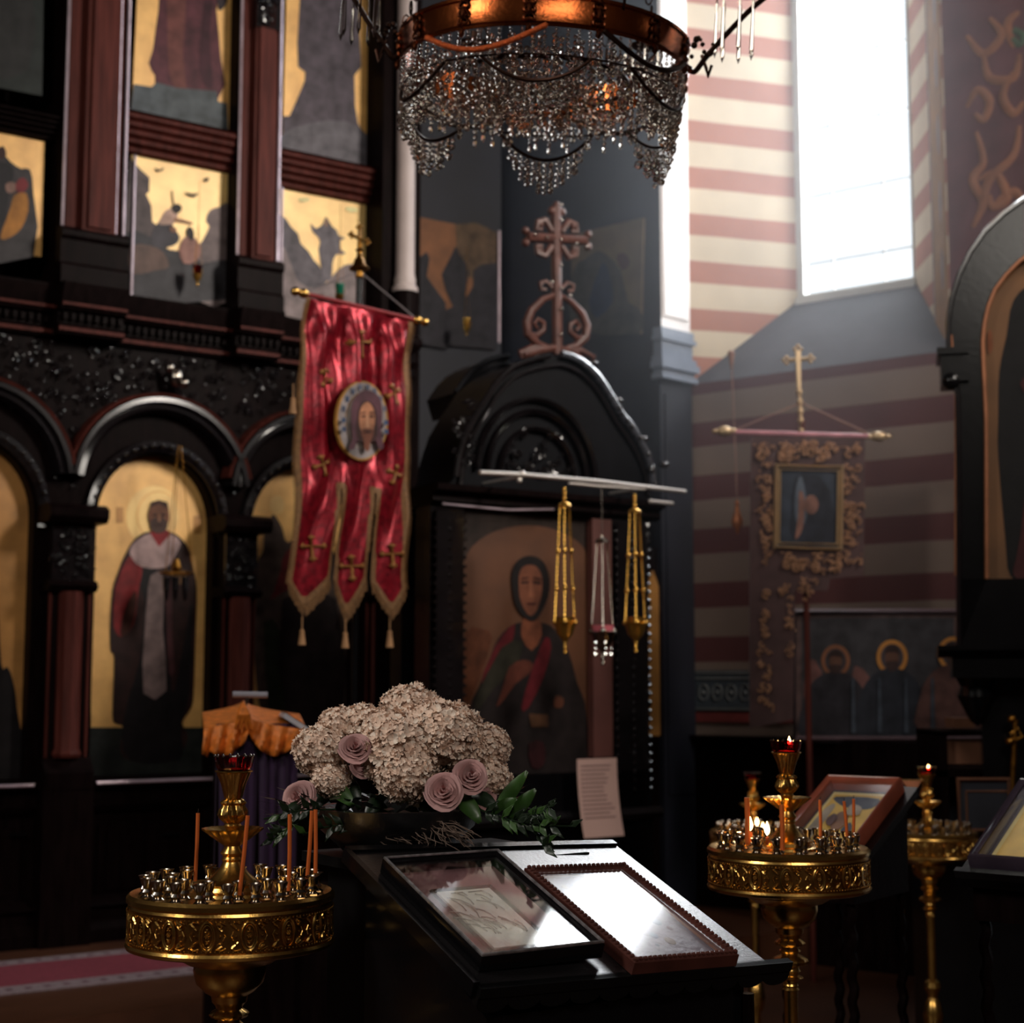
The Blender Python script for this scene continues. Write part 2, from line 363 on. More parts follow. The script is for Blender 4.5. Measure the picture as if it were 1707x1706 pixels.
# ------------------------------------------------------------ icon screen
def carve(m, x0, x1, z0, z1, y, n, r0=.03, mt=0, rr=None, ok=None):
    rr = rr or rnd
    for _ in range(n):
        x, z = rr.uniform(x0, x1), rr.uniform(z0, z1)
        if ok and not ok(x, z): continue
        a = rr.uniform(0, 2*PI); R = rr.uniform(.6, 1.2)*r0; sg = rr.choice((-1, 1))
        m.tube([(x+R*(1-t/9)*math.cos(a+sg*t*.62), y-.008*math.sin(t/9*PI), z+R*(1-t/9)*math.sin(a+sg*t*.62)) for t in range(9)], [R*.22*(1-.07*t) for t in range(9)], 5, mat=mt, flat=.8)
        m.ball((x, y-.01, z), R*.3, 1, mt)
        if rr.random() < .5: m.ball((x+rr.uniform(-1, 1)*R*1.6, y-.006, z+rr.uniform(-1, 1)*R*1.6), R*.24, 1, mt, (1.6, .7, .8))
L1 = F1.l
iro = thing('icon_screen', 'tall dark carved wooden icon screen with arched niches and reddish pilasters along the left side', 'icon screen', (F1.o.x, F1.o.y, .2), F1.a)
iro.location.z = 0
W_ = M['wood']; R_ = M['redwood']; G_ = M['gloss']
def corn(name, mt, pc, pyt, pyb, xa, xb, y0=-.05, dep=.12, steps=5):
    zt = L1(pc, pyt, y0)[1]; zb = L1(pc, pyb, y0)[1]; h = zt-zb
    pr = [(.28, zb), (y0, zb)]
    for i in range(steps):
        t = i/steps; yy = y0-dep*(t**.8); z = zb+h*t
        pr += [(yy-.006, z+.001), (yy-.022, z+h/steps*.25), (yy-.024, z+h/steps*.6), (yy-.008, z+h/steps*.92)]
    pr += [(y0-dep-.02, zt), (.28, zt)]
    return MB().mould(pr, xa, xb).build(name, mt, iro)
XL = -2.85; XR = L1(645, 300, 0)[0]
xp = {}
xp['A'] = (L1(100, 300, -.1)[0], L1(207, 300, -.1)[0]); xp['B'] = (L1(392, 350, -.1)[0], L1(462, 350, -.1)[0]); xp['C'] = (L1(628, 400, -.1)[0], L1(648, 400, -.1)[0])
b0 = (XL, xp['A'][0]); b1 = (xp['A'][1], xp['B'][0]); b2 = (xp['B'][1], xp['C'][0])
# cornices between the tiers (one per bay), entablature over the arches
corn('cornice', W_, 35, 188, 226, b0[0], b0[1], -.0, .08); corn('cornice', R_, 300, 212, 272, b1[0], b1[1], -.0, .1); corn('cornice', R_, 548, 274, 328, b2[0], b2[1]+.02, -.0, .1)
zE1 = L1(300, 512, 0)[1]; zE0 = L1(300, 590, 0)[1]
def ent(xa, xb, y0, off=0):
    H = zE1-zE0; m = MB()
    m.mould([(.28, zE0+off), (y0-.02, zE0+off), (y0-.03, zE0+.05+off), (y0-.01, zE0+.06+off), (y0-.01, zE0+.12+off), (y0-.06, zE0+.13+off), (y0-.075, zE0+.17+off), (y0-.075, zE0+.2+off), (y0-.1, zE1-.01+off), (y0-.1, zE1+off), (.28, zE1+off)], xa, xb, 0)
    m.box(xa, xb, y0-.035, y0-.0, zE0+.015, zE0+.035, 1); m.box(xa, xb, y0-.082, y0-.07, zE0+.15, zE0+.165, 1)
    x = xa+.02
    while x < xb-.03: m.box(x, x+.022, y0-.045, y0-.01, zE0+.075, zE0+.115, 0); x += .045
    m.build('entablature', [W_, R_], iro)
ent(b0[0], b0[1], -.02); ent(b1[0], b1[1], -.02); ent(b2[0], b2[1], -.02); ent(xp['A'][0]-.0, xp['A'][1], -.14); ent(xp['B'][0], xp['B'][1]+.0, -.14); ent(xp['C'][0], xp['C'][1]+.02, -.1)
zTop = 6.6
for k, (xa, xb) in xp.items():
    d = -.14 if k != 'C' else -.08; m = MB(); zb = L1(160, 395, -.14)[1]; w_ = xb-xa
    m.box(xa, xb, d+.04, .3, zE1, zTop, 0)
    m.box(xa+w_*.08, xb-w_*.08, d+.02, d+.05, zb, zTop, 1)
    if k != 'C':
        m.box(xa+w_*.3, xb-w_*.18, d-.03, d+.03, zb+.02, zTop, 1); m.box(xa+w_*.38, xb-w_*.26, d-.05, d, zb+.04, zTop, 1)
        m.mould([(d+.05, zE1), (d-.06, zE1), (d-.06, zE1+.1), (d-.04, zE1+.12), (d-.04, zb-.05), (d-.06, zb-.03), (d-.06, zb), (d-.02, zb+.03), (d+.05, zb+.03)], xa-.01, xb+.01, 0)
    m.build('pilaster', [W_, R_], iro)
    for xx in (xa+w_*.04, xb-w_*.01, xb-w_*.14):
        MB().tube([(xx, d+.02, zb), (xx, d+.02, zTop)], .009, 8).build('bead_strip', mat('highlight_strip', srgb(200, 180, 190), .25, .3), iro)  # pale strip colour paints the bright highlights along the edges
for pa, pb, ya, yb in ((222, 222, 258, 498), (386, 386, 285, 500), (469, 469, 305, 505), (98, 98, 225, 440)):
    x, _ = L1(pa, (ya+yb)/2, -.0); MB().tube([(x, .0, L1(pa, yb, 0)[1]), (x, .0, L1(pa, ya, 0)[1])], .008, 8).build('bead_strip', _mats['highlight_strip'], iro)
# carved head at the top of a pilaster
m = MB(); x, z = L1(450, 15, -.2); carve(m, x-.06, x+.06, z-.1, z+.2, -.2, 26, .03); m.box(x-.08, x+.08, -.19, -.1, z-.12, z+.3); m.build('carved_capital', G_, iro)
# lower tier: plate with arched openings, arch mouldings, spandrel carving
cx = [L1(-58, 1000)[0], L1(257, 1000)[0], L1(505, 1000)[0]]
zs = L1(258, 872)[1]; zbot = L1(250, 1298)[1]; R = .355
step = cx[1]-cx[0]
xc = [(cx[0]+cx[1])/2, (cx[1]+cx[2])/2, cx[2]+(cx[2]-cx[1])/2, cx[0]-step/2]
for i, c in enumerate(cx):
    hw = [(c-xc[3], xc[0]-c), (c-xc[0], xc[1]-c), (c-xc[1], xc[2]-c)][i]
    arc = [(c+R*math.cos(a), zs+R*1.12*math.sin(a)) for a in [PI*k/24 for k in range(25)]]
    poly = [(c-hw[0], zbot), (c-hw[0], zE0+.01), (c+hw[1], zE0+.01), (c+hw[1], zbot), (c+R, zbot)]+arc+[(c-R, zbot)]
    m = MB(); m.prism(poly, 0, .12); m.build('arch_panel', W_, iro)
    za = L1(258, 822)[1]
    m = MB(); m.arc(c, zs, [(.37, 0), (.37, -.04), (.4, -.06), (.43, -.05), (.44, 0)], -.15, PI+.15, 36, sz=1.1)
    m.arc(c, za, [(.45, 0), (.45, -.07), (.47, -.1), (.5, -.09), (.51, -.12), (.535, -.12), (.545, 0)], .12, PI-.12, 36, sz=1.02)
    m.arc(c, za, [(.545, 0), (.545, -.1), (.56, -.11), (.57, 0)], .2, PI-.2, 36, 1, sz=1.02)
    amo = m.build('arch_moulding', [G_, R_], iro)
    m = MB()
    for k in range(25):
        a = -.15+(PI+.3)*k/24; m.ball((c+.405*math.cos(a), -.075, zs+.405*1.1*math.sin(a)), .013, 2)
    m.build('bead_row', G_, amo)
    m = MB(); rr = random.Random(20+i)
    carve(m, c-hw[0]+.02, c+hw[1]-.02, zs+.1, zE0-.03, -.02, 240, .03, 0, rr, lambda x, z: (x-c)**2+((z-za)/1.02)**2 > .6**2)
    carve(m, c-.5, c+.5, za, za+.5, -.03, 130, .018, 0, rr, lambda x, z: .455 < ((x-c)**2+((z-za)/1.02)**2)**.5 < .53)
    if m.v: m.build('spandrel_carving', G_, iro)
m = MB(); x, z = L1(296, 628, -.12); m.ball((x, -.1, z), .05, 2, 0, (.8, .7, 1.2)); m.ball((x-.04, -.1, z+.05), .03, 2); m.ball((x+.05, -.1, z-.03), .03, 2); m.build('carved_boss', M['chrome'], iro)
# columns between the niches
for k, x in enumerate(xc[:3]):
    zc1 = L1(120, 872, -.16)[1]; zc0 = L1(120, 968, -.16)[1]; m = MB()
    hwid = .115 if k == 0 else .1
    m.box(x-hwid, x+hwid, -.12, .1, 1.02, zc1, 0)
    m.mould([(0, zc1), (-.22, zc1), (-.25, zc1+.03), (-.25, zc1+.07), (-.2, zc1+.1), (0, zc1+.1)], x-hwid-.05, x+hwid+.05, 0)
    m.mould([(0, zc0), (-.16, zc0), (-.19, zc0-.03), (-.16, zc0-.06), (0, zc0-.06)], x-hwid-.02, x+hwid+.02, 0)
    m.mould([(0, 1.02), (-.2, 1.02), (-.2, 1.12), (-.17, 1.16), (-.14, 1.2), (0, 1.2)], x-hwid-.02, x+hwid+.02, 0)
    m.lathe([(.075, 1.2), (.085, 1.22), (.07, 1.25), (.07, zc0-.06)], 20, (x, -.12, 0), 1, flute=lambda r, a, z, j: r*(1-.07*(math.cos(a*10) > .3)))
    for s in (-1, 1): m.tube([(x+s*(hwid-.005), -.12, 1.2), (x+s*(hwid-.005), -.12, zc0-.06)], .009, 6, mat=1)
    colm = m.build('column', [W_, R_], iro)
    m = MB(); carve(m, x-hwid+.01, x+hwid-.01, zc0+.02, zc1-.02, -.15, 44, .026, 0, random.Random(60+k)); m.box(x-hwid, x+hwid, -.145, -.1, zc0, zc1)
    m.build('column_capital', G_, colm)
# plinth
zc = L1(250, 1303, -.1)[1]; z2 = L1(250, 1346, -.1)[1]; zq = L1(200, 1512, -.1)[1]; m = MB()
m.mould([(.28, .2), (-.16, .2), (-.16, .27), (-.12, .32), (-.12, zq), (-.15, zq+.02), (-.11, zq+.06), (-.06, zq+.08), (-.06, z2-.03), (-.1, z2), (-.12, z2+.03), (-.08, z2+.05), (-.08, zc-.04), (-.13, zc-.02), (-.14, zc+.015), (-.05, zc+.03), (.28, zc+.03)], XL, xc[2]+.3)
for i, c in enumerate(cx): m.box(c-.32, c+.32, -.075, -.05, .42, z2-.08); m.box(c-.27, c+.27, -.085, -.07, .47, z2-.13)
for x in xc[:3]: m.box(x-.14, x+.14, -.2, 0, .2, zc-.02)
pln = m.build('plinth', W_, iro)
for i, c in enumerate(cx):
    m = MB(); m.tube([(c-.36, -.145, zc+.005), (c+.36, -.145, zc+.005)], .009, 8); m.build('bead_strip', _mats['highlight_strip'], iro)
    if i < 2: m = MB(); x, z = L1(283 if i else 30, 1392, -.09); m.tube([(x-.05, -.1, z), (x+.05, -.1, z)], .008, 6); m.build('drawer_pull', M['black'], pln)
# right end: pale column shaft with base mouldings, dark shaft below
m = MB(); xa = L1(662, 430, -.25)[0]; xb = L1(689, 430, -.25)[0]; zc = L1(675, 488, -.25)[1]; r = (xb-xa)/2
m.lathe([(r*1.35, zc), (r*1.35, zc+.03), (r*1.1, zc+.05), (r*1.15, zc+.08), (r, zc+.12), (r*.98, zTop)], 24, ((xa+xb)/2, -.25, 0)); m.build('pale_shaft', M['palepink'], iro)
m = MB(); cxx = (xa+xb)/2; zz = L1(700, 590, -.25)[1]
m.lathe([(r*.9, .2), (r*.9, zz-.2), (r*1.3, zz-.17), (r*1.1, zz-.12), (r*1.5, zz-.08), (r*1.2, zz-.02), (r*1.9, zz+.03), (r*1.9, zz+.07), (r*1.3, zz+.1), (r*1.3, zc)], 20, (cxx, -.25, 0))
m.box(cxx-.14, cxx+.14, -.2, .3, .2, zTop); m.build('end_post', W_, iro)

# ------------------------------------------------------------ paintings
def painting(fr, yo, base, layers, label, cat='icon', group=None, th=.02, basecol=None, frame_w=0, frame_mat=None, name='icon_painting'):
    P = lambda pts: [fr.l(x, y, yo) for x, y in pts]
    mats = [basecol or M['goldleaf']]; m = MB(); m.prism(P(base), yo, yo+th, 0); off = .0012
    root = None
    for col, pts, sm in layers:
        if col not in mats: mats.append(col)
        q = P(pts); q = spline(q, sm) if sm else q
        m.flat(q, yo-off, mats.index(col)); off += .0009
    if frame_w:
        q = P(base); root = fr
    o = m.build(name, mats, frame=fr, smooth=0, fix=False)
    if frame_w:
        fm = MB(); q = P(base); cxm = sum(p[0] for p in q)/len(q); czm = sum(p[1] for p in q)/len(q)
        pts = [(x, yo-.01, z) for x, z in q]; fm.tube(pts, frame_w, 4, True)
        f = fm.build('icon_frame', frame_mat or M['wood']); xs = o.matrix_basis
        bb = Matrix.Translation(fr.o) @ Matrix.Rotation(fr.a, 4, 'Z')
        mw = Matrix.Translation(o.location) @ Matrix.Rotation(fr.a, 4, 'Z'); f.data.transform(mw.inverted() @ bb); f.parent = o
    return tag(o, label, cat, group)
def halo(fr, cxp, cyp, r, col, w=.16): pass
p_ = paint
GB = mat('gold_leaf_bright', srgb(248, 200, 128), .4, .1, .2, 5, .04, 70)
def sc(pts, s, ox, oy): return [(ox+x/s, oy+y/s) for x, y in pts]
# niche icons
arcn = lambda c, rx, yt, ys, yb, xl=None, xr=None: [(c-rx, yb)]+[(c-rx*math.cos(PI*i/16), ys-(ys-yt)*math.sin(PI*i/16)) for i in range(17)]+[(c+rx, yb)]
dk = p_(26, 20, 20); dk2 = p_(38, 24, 24)
face = p_(112, 72, 52); 
def nich(c, half, zb_, yo):  # niche panel outline given in metres -> painting in frame coordinates
    return None
class LF:                                   # frame whose 'pixels' are already metres
    pass
yN = .1
base = arcn(256, 104, 742, 872, 1296)
painting(F1, yN, base, [
    (GB, ell(256, 862, 46, 52), 0), (M['goldleaf'], ell(264, 861, 37, 43), 0), (GB, ell(264, 861, 34, 40), 0),
    (M['goldleafd'], sc([(660,1350),(700,1350),(700,1440),(660,1440)], 3.411, 0, 450), 0), (M['goldleafd'], sc([(1100,1400),(1140,1400),(1140,1500),(1100,1500)], 3.411, 0, 450), 0),
    (p_(34, 36, 34), [(140, 1213), (372, 1213), (372, 1296), (140, 1296)], 0),
    (p_(44, 26, 24), [(250,886),(225,898),(208,925),(196,955),(187,985),(183,1040),(184,1085),(190,1098),(187,1190),(192,1206),(205,1214),(200,1255),(230,1272),(290,1268),(312,1230),(303,1205),(318,1180),(322,1150),(325,1060),(327,985),(322,950),(316,922),(305,902),(285,888)], 3),
    (p_(22, 18, 20), [(225,960),(240,1000),(232,1100),(205,1200),(215,1268),(300,1265),(300,1210),(316,1150),(320,1000),(300,1100),(285,1150),(270,960)], 3),
    (p_(120, 34, 36), [(215,928),(236,945),(230,985),(222,1040),(202,1062),(189,1045),(190,990),(200,955)], 3),
    (p_(60, 30, 22), [(224,985),(226,1010),(216,1050),(200,1060),(206,1020)], 3),
    (p_(168, 142, 140), [(222,906),(250,890),(266,908),(282,890),(300,905),(290,928),(276,946),(236,946),(216,926)], 3),
    (p_(130, 36, 40), [(248,888),(264,912),(284,890),(278,884),(256,884)], 0),
    (p_(118, 100, 98), [(250,960),(272,962),(270,1050),(276,1152),(238,1156),(240,1050),(244,1000)], 2),
    (p_(70, 40, 42), [(274,962),(284,968),(286,1060),(290,1120),(280,1122),(276,1040)], 2),
    (p_(92, 66, 44), [(286,958),(304,950),(312,960),(308,972),(290,974)], 2),
    (face, ell(263, 861, 18, 25), 0), (p_(70, 50, 44), ell(263, 876, 15, 14), 0), (p_(60, 38, 30), [(247,852),(250,838),(263,834),(277,838),(280,852),(276,846),(263,841),(250,846)], 0),
    (p_(48, 30, 26), [(252,858),(260,857),(260,860),(252,861)], 0), (p_(48, 30, 26), [(266,857),(274,858),(274,861),(266,860)], 0), (p_(150, 104, 78), [(262,858),(265,858),(266,870),(261,870)], 0), (p_(60, 34, 28), [(257,875),(270,875),(268,878),(259,878)], 0),
    ], 'arched gold icon of a standing bearded bishop in a white stole')
painting(F1, yN, arcn(-58, 106, 720, 860, 1310), [
    (p_(30, 26, 26), [(-160, 1215), (50, 1215), (50, 1310), (-160, 1310)], 0),
    (p_(24, 20, 22), [(-60,880),(-20,920),(-4,1000),(2,1108),(12,1112),(20,1130),(28,1180),(30,1300),(-120,1300),(-120,950)], 3),
    (face, ell(-58, 880, 18, 26), 0)], 'dim ochre icon in the leftmost niche, mostly outside the left edge', basecol=M['goldleafd'])
painting(F1, yN, arcn(505, 98, 760, 880, 1290), [
    (GB, ell(462, 842, 12, 16), 0),
    (p_(30, 28, 30), [(400, 1210), (612, 1210), (612, 1290), (400, 1290)], 0),
    (p_(76, 62, 56), [(456,858),(446,872),(440,888),(438,920),(428,940),(426,1000),(424,1100),(436,1190),(470,1210),(560,1210),(585,1100),(560,930),(520,880),(480,905),(470,880)], 3),
    (p_(110, 36, 38), [(476,920),(468,950),(455,990),(450,1000),(476,985),(520,960),(520,900)], 2),
    (p_(40, 46, 32), [(440,1040),(470,1060),(480,1200),(450,1200)], 2),
    (p_(34, 26, 26), [(470,1000),(560,1000),(570,1210),(480,1210)], 2),
    (face, ell(520, 870, 18, 24), 0)], 'arched gold icon of a winged angel, mostly hidden behind the red banner')
# middle tier
R1 = lambda pts: sc(pts, 3.411, 0, 0); R2 = lambda pts: sc(pts, 3.411, 400, 0)
grey = p_(92, 86, 92); rock = p_(84, 72, 72); rock2 = p_(110, 96, 96)
painting(F1, .02, R1([(750,860),(1330,985),(1300,1700),(700,1640)]), [
    (rock, R1([(740,900),(800,965),(850,1010),(848,1090),(830,1105),(860,1170),(865,1260),(900,1290),(900,1700),(690,1660)]), 0),
    (rock2, R1([(1320,1190),(1240,1180),(1190,1200),(1170,1260),(1190,1290),(1150,1370),(1110,1450),(1100,1700),(1330,1700)]), 2),
    (p_(52, 50, 54), R1([(700,1330),(860,1350),(960,1420),(1100,1440),(1150,1500),(1330,1480),(1330,1700),(690,1680)]), 2),
    (p_(96, 74, 66), R1([(740,1400),(860,1400),(930,1440),(960,1520),(880,1540),(740,1560)]), 2),
    (p_(60, 56, 62), R1([(900,1265),(960,1250),(990,1300),(1020,1350),(1000,1390),(940,1410),(870,1400),(860,1330)]), 2),
    (p_(178, 146, 132), R1([(915,1240),(940,1200),(985,1185),(1010,1215),(990,1270),(940,1280),(900,1275)]), 2),
    (p_(36, 28, 26), R1([(970,1180),(1000,1160),(1030,1175),(1025,1205),(990,1215)]), 2),
    (p_(150, 106, 80), R1([(990,1240),(1040,1250),(1095,1270),(1090,1280),(1030,1268),(985,1260)]), 0),
    (p_(70, 52, 40), R1([(972,1085),(978,1085),(988,1165),(980,1165)]), 0),
    (p_(150, 108, 98), R1([(1040,1360),(1075,1340),(1120,1370),(1140,1430),(1110,1490),(1040,1500),(1015,1420)]), 2), (p_(44, 34, 32), R1([(1055,1330),(1070,1290),(1095,1310),(1100,1350),(1080,1370)]), 2),
    (p_(120, 84, 66), R1([(960,1290),(1000,1300),(1000,1325),(965,1320)]), 0),
    (p_(90, 70, 50), R1([(870,955),(900,968),(930,955),(920,975),(890,980)]), 0), (p_(90, 70, 50), R1([(1040,1095),(1090,1105),(1130,1100),(1100,1125),(1065,1115)]), 0), (p_(90, 70, 50), R1([(1150,1020),(1185,1010),(1180,1035),(1160,1035)]), 0),
    ], 'gold icon of two figures bending among rocks under flying birds, middle tier of the screen', basecol=GB)
painting(F1, .02, R1([(-160,655),(255,740),(235,1460),(-200,1400)]), [
    (p_(54, 50, 52), R1([(-160,850),(0,840),(20,870),(60,920),(120,960),(170,965),(190,1100),(190,1460),(-200,1420)]), 2),
    (p_(30, 28, 32), R1([(-160,940),(40,930),(80,990),(60,1060),(40,1200),(20,1330),(-180,1330)]), 2),
    (p_(160, 106, 44), R1([(80,1110),(150,1100),(160,1200),(120,1300),(60,1350),(0,1360),(30,1260),(60,1180)]), 2),
    (p_(130, 100, 90), R1([(30,1050),(70,1035),(95,1060),(80,1095),(40,1095)]), 2), (p_(110, 36, 40), R1([(90,1040),(130,1010),(160,1050),(140,1090),(95,1095)]), 2),
    (p_(58, 34, 30), R1([(0,840),(20,835),(35,880),(10,905),(-20,890)]), 2)], 'gold icon of crowded dark figures cut by the left edge, above the leftmost niche')
painting(F1, .02, R2([(215,1030),(775,1140),(745,1800),(200,1740)]), [
    (grey, R2([(225,1220),(260,1240),(290,1290),(330,1330),(345,1385),(390,1430),(420,1480),(450,1510),(490,1590),(470,1800),(190,1760)]), 0),
    (p_(132, 118, 118), R2([(225,1400),(280,1480),(330,1600),(420,1640),(500,1600),(560,1530),(640,1500),(760,1540),(740,1830),(190,1780)]), 2),
    (p_(104, 98, 104), R2([(487,1232),(470,1275),(430,1300),(400,1270),(412,1320),(440,1345),(455,1380),(445,1420),(455,1480),(460,1560),(440,1610),(480,1605),(520,1580),(525,1500),(545,1450),(575,1450),(600,1440),(575,1420),(570,1370),(598,1355),(560,1340),(550,1310),(520,1285)]), 2),
    (p_(140, 112, 96), R2([(475,1255),(490,1238),(503,1255),(500,1285),(482,1290)]), 2),
    (p_(250, 220, 160), R2([(330,1130),(380,1125),(395,1140),(370,1150),(340,1150)]), 2), (p_(250, 220, 160), R2([(590,1185),(640,1180),(670,1200),(630,1210)]), 2)],
    'bright gold icon of a grey robed figure rising over a mountain', basecol=GB)
# upper tier
painting(F1, .02, R1([(790,-200),(1350,-120),(1310,830),(745,700)]), [
    (p_(84, 44, 52), R1([(915,-200),(900,60),(880,200),(870,280),(845,360),(860,400),(880,430),(880,520),(1240,560),(1280,480),(1255,330),(1245,200),(1230,60),(1260,-180)]), 0),
    (p_(104, 60, 56), R1([(960,-200),(950,100),(960,400),(1000,500),(1060,500),(1040,300),(1060,-150)]), 2), (p_(64, 30, 40), R1([(1180,-150),(1150,100),(1130,400),(1180,500),(1210,480),(1190,200),(1220,-100)]), 2),
    (p_(78, 84, 88), R1([(760,480),(860,495),(890,470),(1000,500),(1230,520),(1240,580),(1290,590),(1300,830),(735,700)]), 0),
    (p_(50, 40, 44), R1([(1230,-100),(1290,-20),(1280,30),(1240,60)]), 2)],
    'gold icon with the lower half of a tall dark red robed figure', basecol=M['goldleaf'])
painting(F1, .02, R2([(270,-200),(790,-120),(750,1000),(240,900)]), [
    (p_(78, 70, 78), R2([(330,-200),(340,0),(325,250),(330,380),(370,410),(368,460),(335,540),(300,620),(280,660),(245,660),(245,860),(740,975),(745,775),(700,755),(670,700),(655,600),(650,430),(690,380),(680,200),(680,-180)]), 0),
    (p_(96, 92, 98), R2([(245,760),(400,700),(600,690),(740,790),(738,972),(240,868)]), 2)],
    'tall gold icon with a grey robed figure, nearest the pale column', basecol=M['goldleaf'])
painting(F1, .02, R1([(-200,-200),(250,-150),(240,545),(-200,460)]), [
    (p_(34, 34, 34), R1([(-100,-100),(180,-50),(160,400),(-100,400)]), 2)], 'nearly black green icon in the upper left corner of the screen', basecol=p_(30, 36, 34))
# paintings on the two blue-black walls behind the shrine
R7 = lambda pts: sc(pts, 3.046, 680, 320)
F2 = F1
m2 = p_(40, 38, 44)
painting(F1, .52, R7([(20,120),(450,205),(445,800),(0,760)]), [
    (p_(84, 66, 50), R7([(240,165),(450,205),(448,420),(300,430)]), 2),
    (m2, R7([(20,300),(60,330),(95,305),(110,340),(95,430),(130,480),(190,560),(200,800),(0,760)]), 0),
    (m2, R7([(240,275),(225,310),(205,350),(170,420),(190,500),(230,590),(300,590),(290,520),(310,410),(290,360),(262,320)]), 0),
    (m2, R7([(330,400),(370,370),(450,360),(448,800),(190,780),(190,600),(280,560),(330,480)]), 0)],
    'dark ochre painting of hooded silhouettes on the blue wall between pale column and shrine cross', basecol=mat('dark_ochre', srgb(120, 76, 44), .6, .1, .3, 6))
painting(F3, -.03, R7([(830,218),(1195,130),(1180,720),(830,690)]), [
    (p_(58, 58, 56), R7([(840,400),(900,340),(960,300),(1010,320),(1080,400),(1120,560),(1180,600),(1178,720),(830,690)]), 2),
    (p_(34, 44, 66), R7([(970,400),(1000,360),(1030,440),(1040,560),(960,640),(920,560)]), 2),
    (p_(66, 46, 44), R7([(1060,330),(1100,310),(1130,360),(1090,400)]), 2)],
    'faded brown painting on the blue wall to the right of the shrine cross', basecol=mat('faded_ochre', srgb(92, 78, 58), .6, .1, .35, 4))
for fr, yy, px, ya, yb in ((F1, .5, 832, 385, 572),):
    x, _ = fr.l(px, 480, yy); o = MB().tube([(x, yy, fr.l(px, yb, yy)[1]), (x, yy, fr.l(px, ya, yy)[1])], .01, 8).build('trim_4', _mats['highlight_strip'], frame=fr); struct(o)
# corner pier with the sunlit pale shaft
def pier():
    fr = Frame((c3.x, c3.y), 0); D = c3.y-.12
    a = at(1101, 400, c3.y); fr = Frame((a.x, a.y), 44); wx = fr.l(1148, 400)[0]; z1 = at(1120, 538, D).z; z2 = at(1120, 625, D).z
    root = thing('corner_pier', 'dark corner pier with a bright white upper shaft at the left of the striped wall', 'pier', (a.x+fr.x.x*wx/2, a.y+fr.x.y*wx/2, 0), fr.a)
    m = MB(); h = wx/2
    m.box(-h, h, .0, .06, z1, 8.4); m.box(-h+.02, h-.02, -.012, 0, z1+.08, 8.3); m.build('pale_shaft', M['pale'], root)
    m = MB(); gz = (z1-z2)
    for t0, t1, e in ((0, .1, .035), (.1, .2, .02), (.2, .34, .045), (.34, .45, .03), (.45, .75, .012), (.75, .84, .03), (.84, 1.0, .018)):
        m.box(-h-e, h+e, -e, .06, z2+gz*t0, z2+gz*t1)
    m.build('pier_moulding', mat('blue_grey_moulding', srgb(120, 128, 142), .25, 0, .15, 5, coat=.4), root)
    m = MB(); m.box(-h-.02, h+.01, .0, .06, 0, z2); m.box(-h+.02, h-.02, -.01, 0, .9, z2-.1); m.build('dark_shaft', M['bluewood'], root)
    m = MB(); zg1 = at(1080, 950, D).z; zg0 = at(1080, 1228, D).z
    m.prism([(-h-.14, zg0), (-h-.14, zg1-.1), (-h-.08, zg1), (-h-.03, zg1-.1), (-h-.03, zg0)], .02, .04); m.box(-h-.16, -h-.01, .04, .2, 0, zg1+.15, 1)
    m.build('gilded_strip', [M['goldleafd'], M['wood']], root)
pier()
